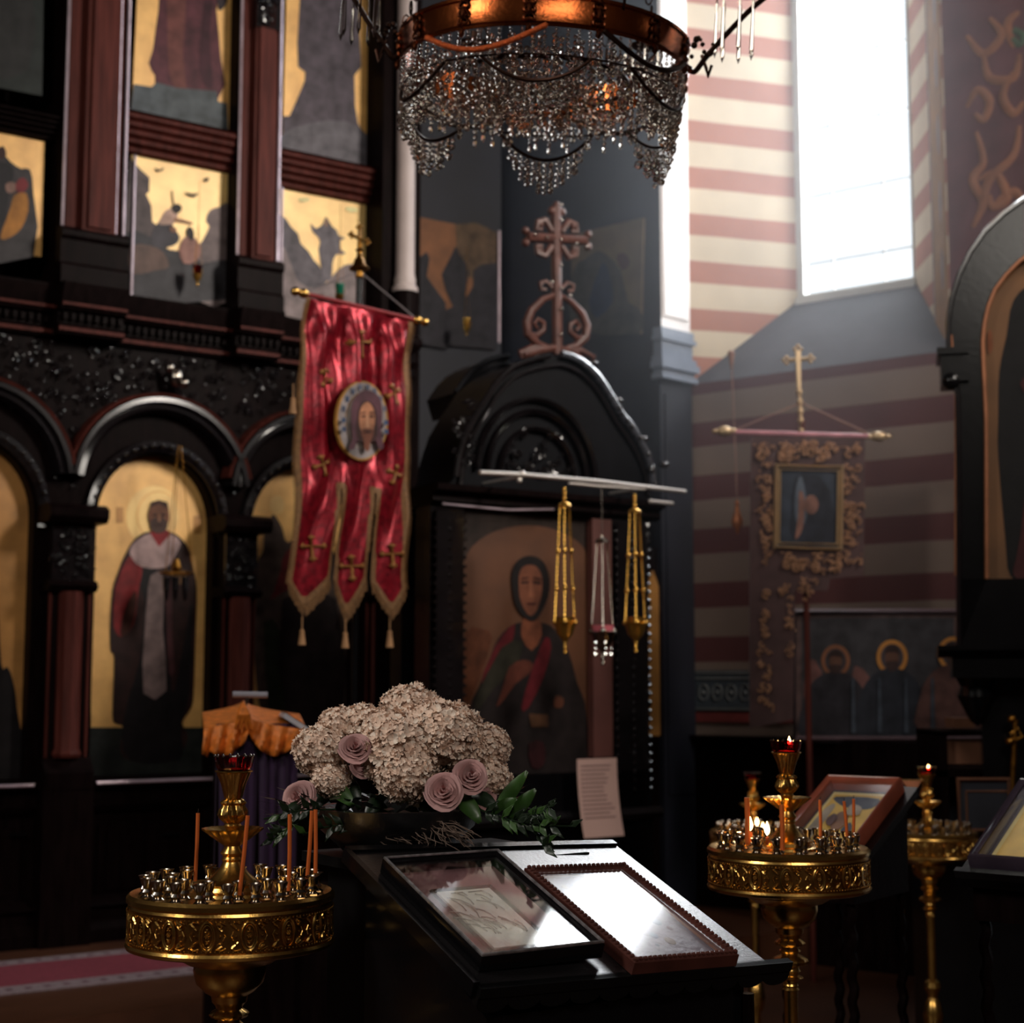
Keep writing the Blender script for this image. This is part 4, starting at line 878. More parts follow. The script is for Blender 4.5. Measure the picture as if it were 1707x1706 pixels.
# ------------------------------------------------------------ framed banner before the striped wall
def framed_banner():
    B0 = at(1340, 1140, 8.6); fr = Frame((B0.x, B0.y), -4); LB = fr.l; k = 8.6/FPX
    root = thing('framed_banner', 'dark red banner with a framed icon panel hung under a crossbar before the striped wall', 'banner', (fr.o.x, fr.o.y, 0), fr.a)
    P = lambda px, py, y=0: (LB(px, py, y)[0], y, LB(px, py, y)[1])
    rod = mat('pinkish_rod', srgb(200, 140, 150), .3, .2); gl = mat('pale_gilding', srgb(196, 168, 132), .35, .6, .1)
    m = MB(); b = P(1338, 720, .06); m.tube([(b[0], .06, 0.0), b, P(1337, 700, .06)], .016, 10); m.build('banner_pole', M['redwood'], root)
    m = MB()
    for i in range(14): t = i/13; p = P(1336-t*4, 718-t*70, .06); m.ball(p, .013+.007*(i % 3 == 0), 2)
    m.tube([P(1332, 650, .06), P(1330, 585, .06)], [.012, .018], 8); m.tube([P(1313, 601, .06), P(1350, 598, .06)], .013, 8)
    for q in ((1311, 601), (1351, 598), (1330, 582)):
        for ex, ez in ((-5, 0), (5, 0), (0, -5), (0, 5)): m.ball(P(q[0]+ex, q[1]+ez, .06), .012, 2)
    m.build('cross_finial', gl, root)
    m = MB(); m.tube([P(1212, 720), P(1464, 728)], .014, 8); m.build('crossbar', rod, root)
    for q, s in (((1208, 719), -1), ((1465, 728), 1)):
        m = MB(); p = P(*q); m.ball(p, .03, 2, 0, (1.6, 1, 1)); m.ball((p[0]-s*.05, 0, p[2]), .018, 2); m.ball((p[0]+s*.05, 0, p[2]), .014, 2, 0, (1.5, 1, 1)); m.build('bar_knob', gl, root)
    m = MB(); m.tube([P(1222, 718), P(1335, 672, .06)], .004, 5); m.tube([P(1335, 672, .06), P(1445, 722)], .006, 5); m.build('cord', mat('brown_cord', srgb(130, 96, 84), .8), root)
    # velvet
    m = MB(); m.prism([LB(x, y) for x, y in ((1252, 728), (1442, 732), (1440, 960), (1384, 965), (1380, 985), (1326, 985), (1322, 1200), (1250, 1215), (1250, 960))], .0, .03)
    velv = m.build('velvet', mat('dark_velvet', srgb(72, 50, 50), .95, 0, .25, 9, sheen=.3), root)
    orn = mat('dull_gold_embroidery', srgb(166, 122, 92), .55, .3, .25, 30); m = MB(); rr = random.Random(9)
    def band(x0, y0, x1, y1, n, r=.022):
        a, b2 = LB(x0, y0), LB(x1, y1); carve(m, min(a[0], b2[0]), max(a[0], b2[0]), min(a[1], b2[1]), max(a[1], b2[1]), -.012, n, r, 0, rr)
    band(1262, 742, 1290, 765, 12); band(1300, 742, 1400, 766, 40, .026); band(1410, 742, 1434, 765, 10); band(1266, 775, 1286, 940, 46); band(1405, 775, 1436, 940, 50); band(1296, 926, 1400, 955, 36, .024); band(1300, 968, 1360, 1000, 16); band(1262, 990, 1285, 1180, 30); band(1310, 1000, 1322, 1110, 10)
    m.build('embroidery', orn, velv)
    m = MB(); q = [LB(x, y) for x, y in ((1294, 777), (1402, 779), (1400, 916), (1292, 913))]
    m.tube([(x, -.02, z) for x, z in q], .016, 4, True); q2 = [LB(x, y) for x, y in ((1300, 784), (1396, 786), (1394, 908), (1298, 906))]; m.tube([(x, -.025, z) for x, z in q2], .007, 4, True); m.build('icon_frame', gl, root)
    m = MB(); m.flat(q, -.012, 0)
    def fl(mt, pts, o): m.flat(spline([LB(x, y) for x, y in pts], 3), -.012-o*.0012, mt)
    fl(1, [(1345, 790), (1325, 800), (1318, 850), (1322, 900), (1390, 905), (1388, 840), (1370, 800)], 1); fl(2, [(1330, 800), (1338, 800), (1345, 860), (1330, 880), (1324, 840)], 2); fl(3, ell(1352, 842, 12, 16, 10), 3); fl(3, [(1332, 820), (1340, 830), (1338, 880), (1325, 900), (1330, 860)], 4)
    m.build('icon_panel', [p_(48, 54, 66), p_(34, 36, 46), p_(80, 88, 100), p_(120, 84, 74)], root, smooth=0, fix=False)
framed_banner()
# cord with a small orange lamp left of it
oil = at(1229, 865, 9.0)
root = thing('hanging_tassel_lamp', 'small orange lamp on a long cord in front of the striped wall', 'hanging lamp', (oil.x, oil.y, oil.z-.06))
m = MB(); m.lathe([(.002, -.03), (.012, 0), (.03, .02), (.034, .05), (.016, .1), (.01, .14), (.014, .15), (.004, .17)], 12, caps=False); m.build('lamp_bowl', mat('orange_brass', srgb(178, 106, 62), .4, .4), root)
m = MB(); zt = at(1222, 590, 9.0).z-(oil.z-.06); m.tube([(0, 0, .16), (-.01, 0, zt*.6), (-.02, 0, zt)], .004, 5)
for i in range(5): m.ball((-.02, 0, zt-i*.02), .022-.003*i, 2)
m.build('cord', _mats['brown_cord'], root)
# ------------------------------------------------------------ three saints panel on the striped wall
FS0 = at(1460, 1140, 9.0); FS = Frame((FS0.x, FS0.y), -12)
hal = mat('halo_ochre', srgb(190, 128, 58), .45, .2, .15)
def saint(cx, cy, r, col, hc=hal):
    return [(hc, ell(cx, cy, r, r*1.12, 26), 0), (p_(70, 62, 66), ell(cx, cy, r*.74, r*.86, 24), 0),
      (col, [(cx-16,cy+20),(cx-40,cy+38),(cx-54,cy+70),(cx-56,cy+130),(cx+56,cy+130),(cx+52,cy+70),(cx+38,cy+36),(cx+14,cy+20)], 3),
      (p_(96, 66, 54), ell(cx, cy+2, r*.44, r*.66, 16), 0), (p_(50, 36, 34), [(cx-r*.5,cy-2),(cx-r*.4,cy-r*.6),(cx,cy-r*.78),(cx+r*.4,cy-r*.6),(cx+r*.5,cy-2),(cx+r*.3,cy-r*.3),(cx-r*.3,cy-r*.3)], 2),
      (p_(60, 44, 42), [(cx-r*.4,cy+r*.3),(cx+r*.4,cy+r*.3),(cx+r*.2,cy+r*.85),(cx-r*.2,cy+r*.85)], 2)]
lay = [(p_(56, 54, 58), [(1336,1030),(1590,1030),(1590,1225),(1336,1225)], 0), (p_(104, 70, 66), [(1345,1100),(1370,1120),(1365,1180),(1340,1200)], 2), (p_(104, 70, 66), [(1425,1110),(1450,1130),(1440,1170),(1420,1150)], 2)]
lay += saint(1393, 1102, 24, p_(44, 42, 48), mat('halo_dim', srgb(136, 84, 54), .5, .1))+saint(1487, 1096, 26, p_(40, 42, 50))+saint(1588, 1090, 25, p_(84, 58, 54))
lay += [(p_(60, 66, 76), [(1420+i*22,1130+9*(i % 2)),(1424+i*22,1130),(1427+i*22,1222),(1419+i*22,1222)], 0) for i in (0, 2, 4, 6)]
painting(FS, 0, [(1325, 1020), (1640, 1020), (1640, 1232), (1325, 1232)], lay, 'wide dim panel of three haloed saints against the striped wall', 'painting', basecol=p_(92, 72, 70), frame_w=.02, frame_mat=mat('dull_violet_frame', srgb(92, 74, 80), .5), name='saints_panel')
# support ledge under it
o = MB().box(FM.l(1345, 1300, -.5)[0], 2.6, -.5, -.13, 0, FM.l(1450, 1236, -.5)[1]).build('low_cabinet', M['wood'], frame=FM); tag(o, 'long low dark cabinet under the three saints panel', 'cabinet')

# ------------------------------------------------------------ tall carved icon case at the right edge
def icon_case():
    B0 = at(1640, 1140, 6.9); fr = Frame((B0.x, B0.y), -14); L = fr.l
    root = thing('icon_case', 'tall black arched icon case on corbels cut by the right edge', 'icon case', (fr.o.x, fr.o.y, 0), fr.a)
    q = lambda pts, y=0: [L(x, y_, y) for x, y_ in pts]
    edge = [(1598, 1085), (1598, 800), (1596, 640), (1582, 600), (1580, 540), (1588, 490), (1606, 440), (1635, 395), (1672, 360), (1707, 335), (1760, 315), (1830, 330), (1890, 420), (1915, 520), (1915, 1085)]
    inner = [(1644, 966), (1643, 700), (1638, 600), (1637, 560), (1644, 520), (1660, 480), (1690, 445), (1725, 420), (1760, 410), (1830, 440), (1870, 520), (1875, 966)]
    m = MB(); qe = q(edge); m.prism(qe, .03, .3); m.build('case_body', M['black'], root)
    # raised face as a ring of four-sided pieces
    m = MB(); ei = [L(*p) for p in edge[:14]]; n = 40
    def res(pts, n):
        P = [Vector(p) for p in pts]; ds = [0]
        for a, b in zip(P, P[1:]): ds.append(ds[-1]+(b-a).length)
        out = []
        for i in range(n+1):
            d = ds[-1]*i/n; j = max(k for k in range(len(ds)-1) if ds[k] <= d+1e-9); t = (d-ds[j])/max(1e-9, ds[j+1]-ds[j]); out.append(P[j].lerp(P[j+1], min(1, t)))
        return out
    A = res(qe, n); I = res(q(inner), n)
    for i in range(n): m.add([(A[i].x, -.03, A[i].y), (A[i+1].x, -.03, A[i+1].y), (I[i+1].x, -.03, I[i+1].y), (I[i].x, -.03, I[i].y), (A[i].x, .04, A[i].y), (A[i+1].x, .04, A[i+1].y), (I[i+1].x, .04, I[i+1].y), (I[i].x, .04, I[i].y)], [(0,1,2,3), (0,4,5,1), (3,2,6,7)])
    x0 = L(1598, 900)[0]; x1 = L(1915, 900)[0]; m.box(x0, x1, -.03, .3, L(1600, 1085)[1], L(1650, 966)[1])
    m.build('case_frame', M['black'], root)
    m = MB(); m.tube([(p.x, -.035, p.y) for p in A], .012, 6); m.tube([(p.x, -.035, p.y) for p in I], .01, 6, mat=1); m.tube([(p.x-.05, -.03, p.y) for p in [Vector(v) for v in q([(1612, 960), (1612, 640), (1604, 560)])]], .006, 6, mat=1)
    m.build('case_moulding', [M['gloss'], mat('worn_gilt_edge', srgb(150, 96, 66), .35, .4)], root)
    m = MB(); x, z = L(1575, 596); m.box(x-.035, x+.1, -.08, .2, z, z+.03); m.box(x-.02, x+.1, -.06, .2, z-.12, z); m.ball((x+.02, -.05, z-.12), .04, 2)
    m.build('upper_ledge', M['black'], root); m = MB()
    x, z = L(1578, 1085); m.mould([(.3, z-.03), (-.1, z-.03), (-.14, z+.0), (-.14, z+.02), (.3, z+.02)], x-.04, x1+.05); m.box(x+.02, x1, -.08, .3, z-.12, z-.03)
    m.build('case_ledge', M['black'], root)
    for px in (1628, 1860):
        m = MB(); x, z = L(px, 1100); zb = L(1628, 1212)[1]; H = z-zb
        m.lathe([(.09, H), (.1, H*.8), (.07, H*.6), (.085, H*.45), (.05, H*.2), (.03, .02), (.001, 0)], 16, (x, .1, zb), caps=False); m.build('corbel', M['black'], root)
    painting(fr, .02, inner, [
        (p_(15, 13, 15), [(1690, 500), (1678, 560), (1666, 620), (1664, 700), (1664, 760), (1676, 900), (1684, 960), (1720, 966), (1830, 966), (1850, 600), (1800, 480), (1730, 470)], 3),
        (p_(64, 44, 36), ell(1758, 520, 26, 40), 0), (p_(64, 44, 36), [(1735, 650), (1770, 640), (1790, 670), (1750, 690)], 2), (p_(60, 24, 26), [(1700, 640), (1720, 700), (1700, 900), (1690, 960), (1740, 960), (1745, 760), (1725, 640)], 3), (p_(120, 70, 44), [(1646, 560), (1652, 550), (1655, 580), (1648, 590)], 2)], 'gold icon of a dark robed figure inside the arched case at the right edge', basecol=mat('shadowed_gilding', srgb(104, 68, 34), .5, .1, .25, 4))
    m = MB(); s = L(1760, 1300, .2); m.box(L(1640, 1240)[0], x1-.1, .12, .32, 0, L(1700, 1100)[1]); m.build('case_support', M['black'], root)
icon_case()
def shelf_things():
    Y = 7.3
    def bx(name, pts, d, mt, label, cat, Yd=Y):
        a = at(pts[0], pts[3], Yd); b = at(pts[2], pts[1], Yd)
        o = MB().box(a.x, b.x, Yd, Yd+d, a.z, b.z).build(name, mt, frame=WF); return tag(o, label, cat)
    tanm = mat('tan_box_card', srgb(120, 78, 56), .8, 0, .15)
    # low shelf unit carrying boxes
    a = at(1572, 1284, Y); root = thing('low_shelf_unit', 'dark low shelf unit carrying tan boxes under the arched case', 'shelf', (a.x+.35, Y+.15, 0))
    MB().box(-.38, .5, -.2, .2, a.z-.03, a.z).build('shelf_board', M['wood'], root)
    b = at(1572, 1222, Y); MB().box(-.38, .5, -.2, .2, b.z-.012, b.z+.012).build('shelf_board', M['wood'], root)
    for x in (-.36, .48): MB().box(x-.02, x+.02, -.2, .2, 0, b.z).build('upright', M['wood'], root)
    m = MB(); m.box(-.3, .45, .15, .19, .1, a.z-.05); m.build('back_panel', M['bluewood'], root)
    bx('tan_box', (1576, 1234, 1672, 1274), .2, tanm, 'long tan box lying on the lower board of the shelf unit', 'box', Y+.0)
    bx('small_tan_box', (1590, 1197, 1624, 1214), .15, tanm, 'small tan box under the corbel of the arched case', 'box', Y+.02)
    bx('upright_tan_box', (1656, 1190, 1690, 1214), .15, tanm, 'tan box at the right frame edge on top of the shelf unit', 'box', Y+.02)
    # leaning picture frame below
    p = at(1600, 1385, 6.6); q = at(1682, 1300, 6.6)
    r = thing('picture_frame', 'empty brown wooden frame standing below the tan boxes at the right', 'picture frame', ((p.x+q.x)/2, 6.6, p.z)); h = q.z-p.z; wd = (q.x-p.x)/2
    m = MB(); m.tube([(-wd, 0, 0), (-wd, 0, h), (wd, 0, h), (wd, 0, 0)], .012, 4, True); m.tube([(-wd+.035, .01, .0), (-wd+.035, .01, h-.05), (wd-.0, .01, h-.05)], .006, 4); m.build('moulding', mat('brown_frame', srgb(98, 62, 44), .5), r)
    MB().box(-wd, wd, .01, .02, 0, h).build('backing', M['bluewood'], r)
    o = MB().box(-.25, .3, -.1, .25, 0, p.z-.014).build('side_table', M['black'], frame=Frame(((p.x+q.x)/2, 6.6), 0)); tag(o, 'plain black side table under the empty brown frame', 'table')
    # brass easel and hanging pennant
    m = MB(); a = at(1672, 1180, 6.9); b = at(1690, 1320, 6.9)
    m.tube([at(1693, 1200, 6.9), at(1688, 1300, 6.9), at(1684, 1420, 6.9), (at(1684, 1420, 6.9).x, 6.9, 0)], .012, 8); m.tube([at(1684, 1225, 6.9), at(1696, 1215, 6.9), at(1706, 1228, 6.9), at(1690, 1235, 6.9)], .012, 8); m.ball(at(1687, 1199, 6.9), .02, 2); m.ball(at(1684, 1236, 6.9), .022, 2)
    o = m.build('brass_standard', M['oldbrass'], frame=WF); tag(o, 'thin aged brass standard with a curled top at the right edge', 'standard')
shelf_things()

# ------------------------------------------------------------ candle stands
K = 2.98/FPX
def cup_mesh():
    m = MB(); pr = [(.009, 0), (.0125, .001), (.0125, .004), (.008, .008), (.0105, .013), (.0075, .018), (.010, .024), (.0125, .034), (.0135, .037), (.0115, .037), (.006, .02)]
    m.lathe(pr, 12, flute=lambda r, a, z, j: r*(1+.07*math.cos(6*a+z*160)), caps=False); return m
def candle_stand(label, loc, rz=0, cup=True):
    root = thing('candle_stand', label, 'candle stand', loc, rz, None)
    zt = ZD                     # height of the drum rim
    m = MB(); R = .19
    m.lathe([(R-.0045, zt-.023), (R-.0045, zt-.083)], 72, caps=False, mat=1)
    m.lathe([(.04, zt-.004), (R-.03, zt-.006), (R-.012, zt-.002), (R-.004, zt+.002), (R+.002, zt-.004), (R+.002, zt-.012), (R-.003, zt-.016), (R-.001, zt-.021), (R-.006, zt-.024), (R-.012, zt-.026)], 72, caps=False)
    m.lathe([(R-.012, zt-.08), (R-.005, zt-.083), (R, zt-.085), (R+.003, zt-.09), (R+.001, zt-.096), (R-.01, zt-.1), (R-.05, zt-.104), (.05, zt-.106)], 72, caps=False)
    nB = 150
    for i in range(nB):
        a = 2*PI*i/nB
        for z in (zt-.0265, zt-.0795): m.ball((R*math.cos(a), R*math.sin(a), z), .0019, 1)
    n = 16; zc = zt-.053
    def w(a0, u, v, h=.0015): a = a0+u/R; return ((R-.003+h)*math.cos(a), (R-.003+h)*math.sin(a), zc+v)
    for i in range(n):
        a0 = 2*PI*i/n
        for rx, rz_, r in ((.0135, .0245, .0024), (.010, .0195, .0013)): m.tube([w(a0, rx*math.cos(t), rz_*math.sin(t)) for t in [2*PI*k/22 for k in range(22)]], r, 5, True)
        for k in range(6): t = k*PI/3; m.ball(w(a0, .0035*math.cos(t), .0035*math.sin(t)), .002, 1)
        m.ball(w(a0, 0, 0), .0022, 1)
        for v in (-.012, .012): m.ball(w(a0, 0, v), .0035, 1, 0, (1, 1, .7)); m.tube([w(a0, -.004, v*.6), w(a0, 0, v*.75), w(a0, .004, v*.6)], .001, 4)
        for s in (-1, 1):
            for sv in (-1, 1):
                cx_, cz_ = s*.0235, sv*.0135
                m.tube([w(a0, cx_+s*.009*(1-t*.085)*math.cos(t*.62*s+1.2), cz_+sv*.009*(1-t*.085)*math.sin(t*.62+.3)) for t in range(10)], [.0024*(1-t*.06) for t in range(10)], 4)
                m.ball(w(a0, cx_, cz_), .0024, 1); m.tube([w(a0, s*.015, sv*.022), w(a0, s*.024, sv*.024), w(a0, s*.033, sv*.02)], .0012, 4)
            m.ball(w(a0, s*.0235, 0), .002, 1); m.tube([w(a0, s*.028, -.008), w(a0, s*.032, 0), w(a0, s*.028, .008)], .0012, 4)
    m.build('drum', [M['brass'], mat('brass_recess', srgb(140, 98, 50), .4, 1, .3, 40)], root)
    # lower column
    m = MB()
    m.lathe([(.11, zt-.1), (.108, zt-.112), (.08, zt-.128), (.066, zt-.132), (.068, zt-.142), (.062, zt-.165), (.045, zt-.182), (.034, zt-.188), (.032, zt-.2), (.026, zt-.206), (.024, zt-.212)], 48, caps=False)
    z = zt-.212; pr = [(.024, z)]
    for r, h in ((.036, .02), (.026, .012), (.042, .03), (.024, .014), (.03, .012), (.018, .02)): pr += [(pr[-1][0], z), (r*.9, z-h*.3), (r, z-h*.5), (r*.9, z-h*.75), (.02, z-h)]; z -= h+.002
    m.lathe(pr, 36, flute=lambda r, a, zz, j: r*(1+.05*math.cos(12*a)*(r > .028)), caps=False)
    m.lathe([(.0165, z), (.0165, .62)], 24, caps=False)
    m.lathe([(.017, .64), (.03, .63), (.034, .61), (.022, .585), (.018, .57), (.03, .55), (.04, .5), (.03, .45), (.018, .43), (.018, .3), (.035, .28), (.05, .24), (.035, .2), (.025, .17), (.06, .13), (.13, .08), (.17, .05), (.18, .02), (.18, 0)], 36, caps=False)
    m.build('stem', M['brass'], root)
    # centre ornament
    m = MB(); b = zt-.004
    k = K
    pr = [(75,0),(72,5),(58,8),(54,14),(56,18),(46,22),(40,26),(30,34),(20,44),(16,52),(19,56),(16,60),(21,66),(15,74),(13,80)]
    m.lathe([(r*k*.93, b+z_*k) for r, z_ in pr], 36, caps=False)
    m.lathe([(14*k, b+78*k), (22*k, b+84*k), (38*k, b+96*k), (48*k, b+104*k), (49*k, b+106*k), (44*k, b+104*k), (16*k, b+90*k)], 40, flute=lambda r, a, z_, j: r*(1+.045*math.cos(20*a)*(r > .02)), caps=False)
    m.build('drip_bowl', M['brass'], root)
    m = MB()
    m.lathe([(10*k, b+88*k), (12*k, b+106*k), (15*k, b+110*k), (12*k, b+114*k)], 24, caps=False)
    pr = [(12, 114), (19, 120), (23, 128), (21, 136), (17, 143), (20, 147), (17, 151), (13, 153)]
    m.lathe([(r*k, b+z_*k) for r, z_ in pr], 48, flute=lambda r, a, z_, j: r*(1+.13*math.cos(8*a+(z_-b)/k*.11)), caps=False)
    m.build('twisted_knop', M['brass'], root)
    m = MB(); m.lathe([(r*k, b+z_*k) for r, z_ in [(13, 153), (15, 156), (20, 178), (27, 194), (28, 196), (31, 197), (31, 199), (27, 199), (24, 190), (12, 160)]], 48, flute=lambda r, a, z_, j: r*(1+.05*math.cos(14*a)*(1 if 1 < j < 4 else 0)), caps=False)
    m.build('cup_holder', M['brass'], root)
    cm = cup_mesh(); first = None
    for nR, rr_, ph in ((20, .157, .1), (13, .113, .3)):
        for i in range(nR):
            a = 2*PI*i/nR+ph
            if first is None: first = cm.build('candle_cup', M['chrome'], root); c = first
            else: c = first.copy(); C.objects.link(c); c.parent = root
            c.location = (rr_*math.cos(a), rr_*math.sin(a), zt-.004)
    return root
ZD = at(386, 1487, 2.98).z
def cupz(): return ZD-.004+198*K
def votive(stand_loc, label, sc_=1, lit=True):
    z = cupz()
    root = thing('votive_glass', label, 'votive light', (stand_loc[0], stand_loc[1], z-.012))
    m = MB(); k = K; z0 = 0
    m.lathe([(.001, 0), (17*k, 0), (24*k, .012), (29*k, .02), (33*k, .04), (31*k, .04), (26*k, .02), (16*k, .006), (.001, .005)], 40, flute=lambda r, a, z_, j: r*(1+.03*math.cos(16*a)) if r > .02 else r, caps=False); gb = m.build('glass_body', M['redglass'], root)
    m = MB()
    for i in range(16): a = 2*PI*i/16; m.ball((32*k*math.cos(a), 32*k*math.sin(a), .041), .003, 1)
    m.build('rim_bead', M['chrome'], gb)
    m = MB(); m.lathe([(.001, .012), (.02, .013), (.02, .016), (.001, .018)], 16); m.tube([(.006, -.01, .016), (.006, -.01, .033)], .001, 5); m.build('wax_fill', M['wax'], root)
    if lit: flame(root, (.006, -.01, .036), .004, .3)
    return root
def flame(root, p, r=.005, pw=.5):
    m = MB(); m.lathe([(.0005, -r*1.2), (r*.7, -r*.4), (r, r*.6), (r*.75, r*1.8), (r*.3, r*3), (.0004, r*3.8)], 10, p); m.build('flame', M['flame'], root)
    d = bpy.data.lights.new('flame_light', 'POINT'); d.energy = pw; d.color = (1, .5, .18); d.shadow_soft_size = r
    o = bpy.data.objects.new('flame_light', d); C.objects.link(o); o.parent = root; o.location = (p[0], p[1], p[2]+r)
locA = at(386, 1487, 2.98); locB = at(1314, 1432, 3.78)
SA = candle_stand('brass candle stand with an embossed drum, nearest the camera at the lower left', (locA.x, locA.y, 0), .35)
SB = dup(SA, (locB.x, locB.y, 0), .2, 'brass candle stand with burning candles right of the icon lectern')
locC = at(1547, 1386, 6.3); locD = at(1256, 1385, 7.0)
SC = dup(SA, (locC.x, locC.y, locC.z-ZD), .1, 'farther brass candle stand without candles between the two right icon lecterns')
SD = dup(SA, (locD.x, locD.y, locD.z-ZD), .5, 'farthest brass candle stand, half hidden behind the one with burning candles')
votive(locA, 'dark red votive glass on the nearest candle stand', lit=False)
votive(locB, 'red votive glass with a tiny flame on the stand with burning candles')
v = votive((locC.x, locC.y, 0), 'glowing red votive glass on the stand between the right icon lecterns', lit=True); v.location.z += locC.z-ZD
v = votive((locD.x, locD.y, 0), 'small votive glass on the farthest candle stand', lit=False); v.location.z += locD.z-ZD
def candle(px, pyt, Y, h, label, r=.0038, lit=False, lean=0, group=None, zb=None):
    t = at(px, pyt, Y); zb = ZD+.012 if zb is None else zb; h = t.z-zb
    root = thing('taper_candle', label, 'candle', (t.x-lean*h, Y, zb), 0, group)
    m = MB(); m.tube([(0, 0, 0), (lean*h*.5+.0008, 0, h*.5), (lean*h, 0, h)], r, 8); wx = m.build('wax_body', M['wax'], root)
    m = MB(); m.tube([(lean*h, 0, h), (lean*h+.001, 0, h+.008)], .0008, 4); m.build('wick', M['wick'], wx)
    if lit: flame(root, (lean*h, 0, h+.012), .0065, .9)
for px, py, Y, ln, lb in ((330, 1356, 3.04, .02, 'thin unlit taper at the left of the nearest stand'), (413, 1360, 2.84, .09, 'thin unlit taper standing in front of the brass centre of the nearest stand'),
        (483, 1358, 2.9, .0, 'single thin unlit taper right of centre on the nearest stand'), (520, 1352, 2.97, .06, 'left one of two touching tapers at the right of the nearest stand'), (526, 1350, 3.0, -.01, 'right one of two touching tapers at the right of the nearest stand')):
    candle(px, py, Y, 0, lb, lean=ln)
for px, py, Y, ln, lit, r, lb in ((1245, 1330, 3.72, 0, False, .006, 'thick orange taper at the left of the stand with burning candles'), (1251, 1388, 3.78, 0, True, .0045, 'short burning taper beside the thick orange one'),
        (1279, 1396, 3.72, .0, True, .0045, 'short burning taper nearer the brass centre of the right stand'), (1303, 1342, 3.6, 0, False, .0055, 'dark orange taper just in front of the brass centre of the right stand'),
        (1367, 1334, 3.72, .01, False, .0038, 'lone thin unlit taper right of the brass centre of the right stand'), (1407, 1336, 3.78, -.06, False, .0038, 'leaning thin taper, left of the last pair on the right stand'), (1423, 1332, 3.82, .03, False, .0038, 'rightmost thin taper on the right stand')):
    candle(px, py, Y, 0, lb, lean=ln, lit=lit, r=r)
for px, py, lb in ((1262, 1378, 'left burning stub on the farthest stand'), (1272, 1386, 'right burning stub on the farthest stand')):
    candle(px, py, 6.86, 0, lb, lit=True, zb=locD.z+.012, r=.006)

# ------------------------------------------------------------ main lectern with two framed icons
PSI, TIL, ROL = math.radians(34.5), math.radians(20.9), math.radians(2.14)
U = Vector((math.cos(PSI), math.sin(PSI), -math.tan(ROL))).normalized(); V = Vector((math.sin(PSI)*math.cos(TIL), -math.cos(PSI)*math.cos(TIL), -math.sin(TIL))); V = (V-U*U.dot(V)).normalized(); NN = U.cross(-V).normalized()
if NN.z < 0: NN = -NN
O1 = Vector((-.2285, 2.9, EYE-.3111))        # top left corner of the first frame's top face
TH = .035                                     # its height above the board
OB = O1-NN*TH
def onb(px, py, h=0):                        # pixel -> (u,v) on the board raised by h
    d = ray(px, py); c = Vector((0, 0, EYE)); o = OB+NN*h; t = (o-c).dot(NN)/d.dot(NN); p = c+d*t-o; return p.dot(U), p.dot(V)
BM = Matrix(((U.x, V.x, NN.x, OB.x), (U.y, V.y, NN.y, OB.y), (U.z, V.z, NN.z, OB.z), (0, 0, 0, 1)))   # local (u, v, up)
